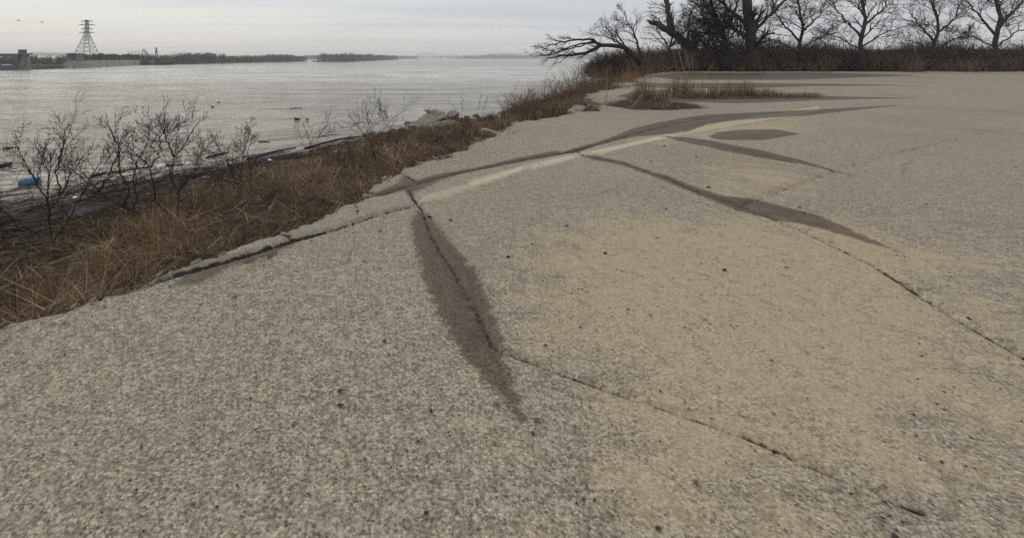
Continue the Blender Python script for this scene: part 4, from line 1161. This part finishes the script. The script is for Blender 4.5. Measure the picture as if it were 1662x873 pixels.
# dark plastic tub at the corner
c0 = hit(28, 432)
root = empty('plastic_tub', c0, 'black plastic tub half buried at the lower left corner', 'tub')
e = MB()
ax = Vector((.95, .3, 0)).normalized(); sd_ = Vector((-.3, .95, 0))
n = 20; ring = []
for k2, (rr, z_) in enumerate([(.16, -.02), (.24, .14), (.27, .15), (.265, .12), (.22, .13), (.14, .0)]):
    ring.append([c0 + ax * rr * 1.5 * math.cos(2 * math.pi * i / n) + sd_ * rr * math.sin(2 * math.pi * i / n) + Vector((0, 0, z_ + .02)) for i in range(n)])
vs = [v for r_ in ring for v in r_]; fs = []
for k2 in range(5):
    for i in range(n): fs.append((k2 * n + i, k2 * n + (i + 1) % n, (k2 + 1) * n + (i + 1) % n, (k2 + 1) * n + i))
fs.append(tuple(range(5 * n, 6 * n))); e.add(vs, fs); e.build('shell', M['black'], root, smooth=True)
e = MB(); P_ = [c0 + ax * .28 * math.cos(t_) * 1.5 + sd_ * .28 * math.sin(t_) + Vector((0, 0, .17)) for t_ in np.linspace(0, 6.283, 25)]; e.tube(P_, .012, 6); e.build('rim', M['black'], root, smooth=True)

# pebbles and bits on the pavement
pg = 'dark crumbs lying on the pavement'
names = ['left of the wide damp stain near the long joint', 'left of the wide damp stain nearer the bottom', 'just right of the top of the wide damp stain', 'right of the foot of the wide damp stain',
         'below the middle of the silty patch', 'near the lower right photo corner of the silt', 'above the long right crack', 'inside the wide damp stain', 'beside the faded yellow band right end', 'on the silt far right']
for k, (a, b_, s_) in enumerate([(623, 353, .009), (617, 376, .012), (731, 358, .014), (825, 418, .016), (982, 412, .014), (1176, 439, .014), (1130, 255, .016), (697, 353, .016), (1078, 238, .02), (1150, 305, .02)]):
    x, y = pav(a, b_)
    import bmesh
    bm = bmesh.new(); bmesh.ops.create_icosphere(bm, subdivisions=2, radius=1)
    for v in bm.verts: v.co = Vector((v.co.x * 1.6, v.co.y, v.co.z * .7)) * s_ * .75 * (1 + .4 * mn.noise(v.co * 1.5 + Vector((k, 0, 0))))
    me = bpy.data.meshes.new('crumb'); bm.to_mesh(me); bm.free(); me.materials.append(M['stone'])
    o = bpy.data.objects.new('crumb', me); link(o); o.location = (x, y, s_ * .5); o.rotation_euler = (0, 0, k * 1.3)
    tag(o, 'dark crumb of asphalt ' + names[k], 'crumb', pg)

def grit(n):
    r = np.random.default_rng(99)
    Y = np.exp(r.uniform(np.log(1.4), np.log(30), n)); x = Y * r.uniform(-.6, 1.4, n)
    kk = int(n * .55); uu = r.uniform(.5, 30, kk); nn = n_edge(uu) - np.abs(r.normal(0, .35, kk)) - .02; x[:kk], Y[:kk] = to_xy(uu, nn)
    u, q = to_un(x, Y); ok = q < n_edge(u) - .02; x, Y = x[ok], Y[ok]; m_ = len(x)
    s_ = r.uniform(.0025, .007, m_) * np.where(r.uniform(0, 1, m_) < .06, 2.2, 1)
    cube = np.array([(1,0,0),(0,1,0),(-1,0,0),(0,-1,0),(0,0,1),(0,0,-.6)], float)
    fc = np.array([(0,1,4),(1,2,4),(2,3,4),(3,0,4),(1,0,5),(2,1,5),(3,2,5),(0,3,5)])
    jit = r.uniform(.5, 1.3, (m_, 6, 1)); V = cube[None] * jit * s_[:, None, None] * np.array([1.5, 1, .7]); an = r.uniform(0, 6.28, m_)[:, None]
    X = V[..., 0] * np.cos(an) - V[..., 1] * np.sin(an); Z = V[..., 0] * np.sin(an) + V[..., 1] * np.cos(an); V = np.stack([X + x[:, None], Z + Y[:, None], V[..., 2] + .004], -1)
    pal = np.array([(.05,.04,.03),(.3,.26,.2),(.14,.11,.08),(.42,.38,.3)]); C = np.repeat(pal[r.integers(0, 4, m_)], 6, axis=0)
    return tag(mesh_np('grit', V.reshape(-1, 3), (np.arange(m_)[:, None, None] * 6 + fc[None]).reshape(-1, 3), M['stick'], smooth=False, cols=C), 'loose grit and crumbs scattered over the pavement', kind='stuff')
grit(9000)
def fragments(n):
    r = np.random.default_rng(5); u = r.uniform(.5, 26, n); d_ = np.abs(r.normal(0, .22, n)) - .05; nn = n_edge(u) + d_; x, y = to_xy(u, nn)
    z = np.where(d_ > 0, bank_z(u, nn) + .05, .01); s_ = r.uniform(.02, .075, n) * np.where(d_ > 0, 1, .45)
    import itertools
    cube = np.array(list(itertools.product((-1, 1), repeat=3)), float); fc = np.array([(0,1,3,2),(4,6,7,5),(0,4,5,1),(2,3,7,6),(0,2,6,4),(1,5,7,3)])
    V = cube[None] * r.uniform(.5, 1.2, (n, 8, 3)) * s_[:, None, None] * np.array([1.4, 1, .55]); an = r.uniform(0, 6.28, n)[:, None]; tl = r.normal(0, .5, n)[:, None]
    X = V[..., 0] * np.cos(an) - V[..., 1] * np.sin(an); Z = V[..., 0] * np.sin(an) + V[..., 1] * np.cos(an); W = V[..., 2] + X * np.sin(tl)
    V = np.stack([X + x[:, None], Z + y[:, None], W + z[:, None]], -1)
    return tag(mesh_np('rubble_fragments', V.reshape(-1, 3), (np.arange(n)[:, None, None] * 8 + fc[None]).reshape(-1, 4), M['chunk'], smooth=False), 'small concrete crumbs fallen along the broken pavement edge', kind='stuff')
fragments(420)

# ------------------------------------------------------------------ clumps on the pavement
def clump(name, cx, cy, rx, ry, n, l0, l1, wid, label, weights, stalks, seed, cat_='weeds', litter=None, lean=.5):
    r = np.random.default_rng(seed)
    x0, y0 = pav(cx, cy)
    root = empty(name, (x0, y0, 0), label, cat_)
    a = r.uniform(0, 6.28, n); q = np.sqrt(r.uniform(0, 1, n)); x = x0 + np.cos(a) * q * rx; y = y0 + np.sin(a) * q * ry
    gn = np.clip(.75 + 1.1 * vnoise(x, y, seed, 2, 1.3), .2, 1.5); kp = r.uniform(0, 1, n) < gn; x, y, q, gn = x[kp], y[kp], q[kp], gn[kp]; n = len(x); ln = r.uniform(l0, l1, n) * (1.15 - .6 * q) * gn; am = np.abs(r.normal(.2, .3, n)) * lean; aa = r.uniform(0, 6.28, n)
    dirs = np.stack([np.cos(aa) * am, np.sin(aa) * am], -1)
    blades('blades', np.stack([x, y, np.full(n, -.01)], -1), ln, dirs, wid * r.uniform(.5, 1.5, n), palette(x, y, n, weights, 0.6), M['grass'], parent=root)['kind'] = 'stuff'
    rr = random.Random(seed)
    for (pa, pb, rad) in stalks:
        e = MB()
        A_ = Vector((*pav(*pa), -.02)); B_ = pt(pb[0], pb[1], A_.y + rr.uniform(-.4, .4)); mid_ = A_.lerp(B_, .5) + Vector((rr.gauss(0, .05), 0, rr.gauss(0, .05)))
        e.tube([A_, mid_, B_], [rad, rad * .8, rad * .4], 5); e.build('stalk', M['stalk'], root)
    return root
clump('weed_clump', 1052, 163, .75, .55, 900, .3, .95, .006, 'reddish weed clump growing from the crack in the pavement centre right', (.25, .3, .3, .1, .1),
      [((1018, 177), (1043, 152), .018), ((1040, 165), (1048, 128), .01), ((1062, 162), (1072, 127), .01), ((1056, 163), (1066, 120), .008), ((1045, 164), (1030, 130), .007)], 5)
clump('tall_grass_clump', 1118, 158, 1.15, .7, 1700, .4, 1.25, .008, 'tall pale grass clump with long stalks at the pavement joint on the right', (.35, .25, .1, .25, .05),
      [((1120, 156), (1097, 67), .022), ((1122, 156), (1112, 78), .014), ((1110, 157), (1092, 80), .012), ((1128, 156), (1160, 100), .012), ((1104, 157), (1104, 110), .012), ((1116, 158), (1115, 120), .018), ((1128, 157), (1123, 88), .012)], 6)
clump('low_grass_clump', 1185, 156, 2.0, .4, 2000, .25, .75, .008, 'low golden grass clump right of the tall pale clump', (.45, .2, .1, .25, .02), [((1180, 157), (1186, 118), .01)], 7)
clump('joint_grass_clump', 1275, 157, 1.5, .3, 700, .15, .6, .008, 'low brown grass clump farthest right along the pavement joint', (.4, .25, .15, .15, .05), [], 8)
x0, y0 = pav(985, 180)
root = empty('weed_stalk', (x0, y0, 0), 'single thin upright weed stalk at the notch in the pavement edge', 'weed')
e = MB(); A_ = Vector((*pav(985, 179), -.2)); e.tube([A_, pt(984, 150, A_.y), pt(986, 128, A_.y + .1), pt(984, 100, A_.y)], [.012, .010, .008, .004], 5); e.build('stalk', M['stalk'], root)
e = MB()
for i in range(14): s_ = pt(985, 165 - i * 4.3, A_.y); e.tube([s_, s_ + Vector((rnd.uniform(-.12, .12), rnd.uniform(-.1, .1), rnd.uniform(.03, .1)))], [.004, .002], 3)
e.build('twigs', M['twig'], root)
# leaf litter heaps around the clumps
def litter(name, poly, n, label):
    P = px2(poly); xs = [a for a, _ in P]; ys = [b_ for _, b_ in P]
    x = rng.uniform(min(xs), max(xs), n * 3); y = rng.uniform(min(ys), max(ys), n * 3); s_ = poly_sdf(x, y, P); k_ = s_ < rng.normal(0, .12, n * 3); x, y = x[k_][:n], y[k_][:n]
    m_ = len(x); a = rng.uniform(0, 6.28, m_); am = rng.uniform(.5, 1, m_)
    b3 = np.stack([x, y, rng.uniform(.0, .07, m_)], -1)
    return tag(blades(name, b3, rng.uniform(.08, .3, m_), np.stack([np.cos(a) * am, np.sin(a) * am], -1), rng.uniform(.004, .016, m_), palette(x, y, m_, (.08, .2, .3, .04, .38), .5) * .8, M['grass'], flat=.15, segs=2), label, kind='stuff')
litter('leaf_litter', STAINS[9], 5500, 'dark heap of dead leaves and stems around the reddish weed clump')
litter('leaf_litter', [(1060,161),(1110,155),(1200,153),(1330,153),(1330,160),(1200,162),(1120,162)], 6000, 'dead leaves strewn under the grass clumps along the joint')

# grass in the hollow by the pavement edge
hx = [pav(a, b_) for a, b_ in ((1000, 140), (1030, 133), (1044, 126))]
bs, ls, ds, ws, cs = [], [], [], [], []
for (x, y) in hx:
    n = 900; xx = x - rng.uniform(0.2, 2.4, n); yy = y + rng.normal(.8, 1.4, n); u_, n_ = to_un(xx, yy); zt = bank_z(u_, n_)
    bs.append(np.stack([xx, yy, zt], -1)); ls.append(rng.uniform(.5, 1.2, n)); a = rng.uniform(0, 6.28, n); ds.append(np.stack([np.cos(a), np.sin(a)], -1) * rng.uniform(0, .4, (n, 1))); ws.append(rng.uniform(.01, .025, n)); cs.append(np.array([(.27, .18, .095)]) * rng.uniform(.6, 1.2, (n, 1)))
tag(blades('hollow_grass', *[np.concatenate(q) for q in (bs, ls, ds, ws, cs)], M['grass']), 'golden grass lining the eroded hollow at the pavement edge', kind='stuff')

# ------------------------------------------------------------------ brush masses
def brush(name, pts, label, seed, mat, nst=26, hgt=1.6, rad=.012, lv=2, num=5, lean=(0, 0), gz=None):
    P = Plant(seed); r = P.r
    for (x, y, s_) in pts:
        z = ground_z(x, y) if gz is None else gz
        for k in range(nst):
            a = r.uniform(0, 6.28); sp_ = abs(r.gauss(.6, .45))
            d_ = Vector((math.cos(a) * sp_ + lean[0], math.sin(a) * sp_ + lean[1], 1)).normalized(); L = hgt * s_ * r.uniform(.5, 1.15)
            b0 = Vector((x + r.gauss(0, .35 * s_), y + r.gauss(0, .35 * s_), z - .05)); Q = [b0]
            for j in range(4): d_ = (d_ + Vector((r.gauss(0, .13), r.gauss(0, .13), r.gauss(0, .08)))).normalized(); Q.append(Q[-1] + d_ * L / 4)
            rd = [rad * s_ * (1 - .17 * j) for j in range(5)]
            P.br.append((Q, rd, 1)); P.sprout(Q, rd, 2, 1 + lv, num, L * .42, ang=(20, 60), decay=.55, curl=.15, up=.1, start=.2, rmin=rad * .3 * s_, nseg=3)
    b_ = MB()
    for Q, rd, l_ in P.br: b_.tube(Q, rd, 3)
    return tag(b_.build(name, mat, smooth=True), label, kind='stuff')
def bk(px, py): h_ = hit(px, py); return h_.x, h_.y
pts = [(*bk(a, b_), s_) for a, b_, s_ in [(835,172,1.0),(850,168,1.1),(868,160,1.2),(885,158,1.3),(903,155,1.3),(920,150,1.3),(936,146,1.3),(880,172,.9),(905,168,1.0),(925,163,1.1),(945,158,1.1),(955,150,1.2)]]
brush('bank_brush', pts, 'reddish brown bare brush along the top of the bank', 71, M['twig_red'], nst=34, hgt=1.15, rad=.011)
pts = []
for k in range(26):
    u = 31 + k * 1.3; n_ = float(n_edge(u)) + rnd.uniform(1.0, 6.5); x, y = to_xy(u, n_); pts.append((x, y, 1.2 + k * .03))
brush('bank_thicket', pts, 'dark bare brush on the bank below the leaning tree', 72, M['twig_red'], nst=26, hgt=1.7, rad=.013)

# thicket behind the pavement: dense dark mass
def thicket():
    P = Plant(77); r = P.r; b_ = MB()
    for k in range(1500):
        q = r.random(); px_ = 965 + (1750 - 965) * q ** 1.15; Y = r.uniform(58, 74) if px_ > 1010 else r.uniform(52, 62)
        x = (px_ - 600) / 800 * Y
        z0 = -0.2 + max(0, Y - 62) * .1
        topy = np.interp(px_, [965, 985, 1010, 1060, 1100, 1160, 1220, 1400, 1662], [90, 74, 66, 60, 50, 38, 34, 54, 48])
        H = (1.6 + (94 - topy) / 800 * Y) * r.uniform(.5, 1.0) * (0.86 + .34 * mn.noise(Vector((px_ * .021, 4.2, 0))) + .22 * mn.noise(Vector((px_ * .07, 1.2, 0)))) - z0
        for s_ in range(7):
            a = r.uniform(0, 6.28); sp_ = abs(r.gauss(.5, .5)); d_ = Vector((math.cos(a) * sp_, math.sin(a) * sp_, 1)).normalized()
            L = H * r.uniform(.6, 1.05); Q = [Vector((x + r.gauss(0, .7), Y + r.gauss(0, .7), z0 - .3))]
            for j in range(4): d_ = (d_ + Vector((r.gauss(0, .14), r.gauss(0, .14), r.gauss(0, .05)))).normalized(); Q.append(Q[-1] + d_ * L / 4)
            rd = [.042 * (1 - .18 * j) for j in range(5)]; P.br.append((Q, rd, 1))
            P.sprout(Q, rd, 2, 2, 7, L * .34, ang=(25, 80), curl=.18, up=.02, start=.08, rmin=.016, nseg=3)
    for Q, rd, l_ in P.br: b_.tube(Q, rd, 3)
    return tag(b_.build('thicket', M['twig'], smooth=True), 'dense dark bare thicket across the far end of the pavement', kind='stuff')
thicket()

pts = []
for k in range(74):
    px_ = 1015 + 8.6 * k + rnd.uniform(-8, 8); Y = rnd.uniform(54, 62) - 4 * mn.noise(Vector((px_ * .02, 0, 0))); pts.append(((px_ - 600) / 800 * Y, Y, 1.0 + .7 * mn.noise(Vector((px_ * .035, 3, 0))) + rnd.uniform(-.2, .3)))
brush('edge_brush', pts, 'tangled brown brambles along the foot of the dark thicket', 88, M['twig_red'], nst=16, hgt=1.7, rad=.022, lv=1, num=6, gz=0.0)

# ------------------------------------------------------------------ trees at the end of the pavement
def tree(name, label, Y, limbs, seed, num, Lc, levels=3, mat=None, up=0.06, ang=(20, 60), group='bare trees at the end of the pavement', rmin=.012, start=.25, tm=None, decay=.6, bias=None):
    P = Plant(seed)
    first = limbs[0][0][0]; base = pt(first[0], first[1], Y)
    root = empty(name, base, label, 'tree', group)
    for i, (pl, r0, r1, nn, ll) in enumerate(limbs):
        yo = P.r.uniform(-1.5, 1.5) if i else 0
        pts = [pt(a, b_, Y + yo * j / len(pl)) for j, (a, b_) in enumerate(pl)]
        o_p, o_r = P.limb(pts, r0, r1, wig=.06, n=14)
        if nn: P.sprout(o_p, o_r, 1, levels, nn, ll, ang=ang, decay=decay, curl=.12, up=up, start=start, rmin=rmin, bias=bias)
    P.build(root, split=1, m1=mat or M['bark'], m2=tm or M['twig'], n2='crown')
    return root
tree('leaning_tree', 'fallen tree reaching left over the river with two long drooping limbs', 42,
     [([(1040,104),(1022,84),(1003,77),(988,75),(975,73),(962,82),(949,86),(927,89),(910,92),(890,95)], .30, .05, 9, 1.6),
      ([(975,73),(962,65),(938,63),(916,67),(894,73),(878,77)], .13, .03, 10, 1.5),
      ([(967,68),(945,70),(925,76),(905,84),(885,84)], .10, .03, 8, 1.2),
      ([(985,75),(965,68),(950,72),(925,80),(900,88),(868,92)], .09, .025, 8, 1.2)], 101, 8, 1.5, levels=3, up=.02, ang=(12, 42), rmin=.010, bias=(-.25, 0, .03), start=.4)
tree('young_tree', 'slim young tree with a fan of fine upright twigs behind the leaning tree', 50,
     [([(1040,95),(1034,72),(1027,50),(1018,33),(1012,17)], .15, .025, 11, 2.0), ([(1027,50),(1032,40),(1034,28)], .06, .02, 6, 1.3), ([(1022,42),(1006,36),(995,28)], .06, .02, 7, 1.2)], 102, 8, 1.6, levels=3, up=.15, rmin=.011)
tree('crooked_tree', 'crooked small tree with a rounded spray of twigs just left of the young tree', 47,
     [([(1020,95),(1014,75),(997,67),(992,52),(979,43)], .15, .03, 11, 1.8), ([(997,67),(985,60),(968,56),(955,52)], .07, .02, 9, 1.3), ([(1014,75),(1004,60),(1000,45),(1003,35)], .07, .02, 8, 1.3)], 103, 8, 1.5, levels=3, up=.1, rmin=.011)
tree('broken_tree', 'thick dead tree with a jagged snapped limb and one upright stem', 52,
     [([(1122,112),(1121,92),(1112,70),(1092,54),(1071,42),(1060,38)], .62, .30, 0, 0),
      ([(1060,38),(1054,35),(1050,33)], .30, .03, 0, 0),
      ([(1071,42),(1063,34),(1058,31)], .16, .02, 0, 0),
      ([(1092,56),(1086,34),(1086,14),(1082,2),(1078,-20)], .33, .22, 4, 1.4),
      ([(1086,16),(1079,11),(1074,6)], .11, .04, 0, 0), ([(1086,21),(1070,20),(1045,20)], .05, .02, 2, .8), ([(1084,10),(1068,8),(1048,6)], .05, .02, 3, .8),
      ([(1080,48),(1068,30),(1055,24)], .09, .03, 7, 1.4), ([(1112,70),(1120,50),(1118,30),(1128,10)], .16, .04, 9, 1.8)], 104, 6, 1.2, levels=2, mat=M['bark_grey'], rmin=.013)
tree('tree_stump', 'short thick broken stub standing right of the dead tree', 53,
     [([(1124,112),(1126,90),(1128,66),(1127,56)], .5, .36, 0, 0), ([(1126,80),(1140,62),(1150,40),(1155,15)], .14, .04, 8, 1.8)], 105, 5, 1.0, levels=2, mat=M['bark_grey'])
tree('bare_tree', 'large dark tree filling the sky with tangled twigs right of the dead tree', 50,
     [([(1182,112),(1180,80),(1172,50),(1160,22),(1150,-10)], .34, .12, 17, 3.0),
      ([(1178,75),(1155,58),(1130,52),(1105,48)], .14, .03, 15, 2.0), ([(1176,60),(1150,40),(1130,30),(1110,20)], .13, .03, 15, 2.0),
      ([(1174,52),(1190,25),(1200,-5)], .15, .06, 15, 2.2), ([(1170,45),(1150,15),(1120,2),(1100,-10)], .12, .03, 15, 2.0), ([(1180,85),(1150,75),(1120,72),(1100,70)], .10, .03, 15, 1.8)], 106, 11, 2.2, levels=3, up=.05, rmin=.013, ang=(20, 70), start=.15)
tree('bare_tree', 'massive dark trunked tree just beyond the right side of the large tangled tree', 48,
     [([(1222,116),(1220,80),(1216,40),(1212,-5),(1215,-60)], .55, .35, 12, 3.2),
      ([(1218,70),(1195,50),(1175,40),(1150,36)], .2, .04, 16, 2.2), ([(1216,45),(1190,20),(1170,5),(1140,-15)], .2, .05, 16, 2.2), ([(1216,60),(1245,30),(1270,5),(1290,-30)], .2, .05, 12, 2.8), ([(1219,90),(1200,75),(1180,70),(1160,68)], .12, .04, 10, 2.0)], 107, 11, 2.2, levels=3, up=.05, rmin=.014, ang=(20, 70), start=.15)
tree('bare_tree', 'twiggy bare tree half hidden behind the dead tree', 60,
     [([(1090,110),(1086,80),(1094,50),(1088,20)], .2, .05, 12, 2.8), ([(1088,80),(1070,55),(1062,35)], .12, .03, 10, 2.2), ([(1090,75),(1112,52),(1120,30)], .12, .03, 10, 2.2)], 131, 9, 2.2, levels=3, up=.06, rmin=.014, ang=(20, 65), start=.2)
tree('bare_tree', 'twiggy bare tree between the broken stub and the large tangled tree', 58,
     [([(1152,110),(1148,80),(1152,50),(1140,20),(1142,-10)], .24, .06, 13, 3.0), ([(1148,80),(1128,55),(1118,40)], .12, .03, 11, 2.4), ([(1150,70),(1172,45),(1185,28)], .12, .03, 11, 2.4), ([(1150,90),(1165,70),(1190,60)], .1, .03, 10, 2.0)], 132, 9, 2.3, levels=3, up=.04, rmin=.014, ang=(20, 70), start=.15)
k = 0
tl = ['leaning bare tree behind the massive tree', 'bare tree standing midway along the right thicket', 'tall bare tree near the right end of the thicket', 'last bare tree at the far right of the thicket']
for px_, Y, s_ in ((1300, 60, 1.0), (1400, 56, 1.15), (1520, 62, .95), (1620, 55, 1.2)):
    d_ = lambda dx, dy: (px_ + dx * s_, 112 - dy * s_)
    tree('bare_tree', tl[k], Y, [([d_(0, 0), d_(-4, 35), d_(3, 70), d_(-5, 110), d_(4, 150)], .24 * s_, .05, 15, 3.4), ([d_(-3, 45), d_(-30, 75), d_(-48, 100)], .15, .04, 10, 2.6), ([d_(2, 60), d_(30, 85), d_(45, 120)], .13, .03, 13, 3.0), ([d_(-2, 30), d_(28, 50), d_(60, 60)], .1, .03, 11, 2.2), ([d_(0, 25), d_(-35, 45), d_(-60, 50)], .1, .03, 11, 2.2)], 120 + k, 9, 2.4, levels=3, up=.08, rmin=.016, ang=(20, 65)); k += 1

# thin weeds at the skyline of the bank
k = 0
wl = ['thin bare weed on the shore above the stone pile', 'pair of thin weeds right of the stone pile', 'thin branching weed farther right above the bank grass', 'low fan of bare stems just behind the stone pile']
for stems in ([[(750,190),(750,175),(748,158)], [(745,191),(738,175),(728,166)]], [[(775,186),(778,170),(781,152)], [(782,186),(788,172),(792,158)]], [[(940,150),(930,125),(918,105)], [(945,150),(948,130),(940,110)]], [[(700,196),(698,186),(694,178)], [(702,196),(706,186),(708,177)]]):
    base = hit(stems[0][0][0], stems[0][0][1] + 2); Y0 = base.y; root = empty('bare_weed', base, wl[k], 'weed', 'thin weeds along the bank skyline'); P = Plant(140 + k)
    for st in stems:
        pts_ = [pt(a, b_, Y0) for a, b_ in st]; pts_[0].z -= .1
        op, orr = P.limb(pts_, .02, .008, wig=.02, n=8); P.sprout(op, orr, 1, 2, 6, .6, ang=(15, 45), up=.2, start=.3, rmin=.006)
    P.build(root, split=1, n1='stem'); k += 1

# ------------------------------------------------------------------ haze
hz = MB(); hz.box((0, 2200, 19), (9000, 5000, 58))
m = bpy.data.materials.new('haze_air'); m.use_nodes = True; t = m.node_tree
t.nodes.clear(); out = t.nodes.new('ShaderNodeOutputMaterial'); pvn = t.nodes.new('ShaderNodeVolumePrincipled')
pvn.inputs['Color'].default_value = (0.96, 0.97, 0.985, 1); pvn.inputs['Density'].default_value = 0.00030
t.links.new(pvn.outputs[0], out.inputs['Volume'])
o = hz.build('haze', m); tag(o, 'pale river haze', kind='stuff')
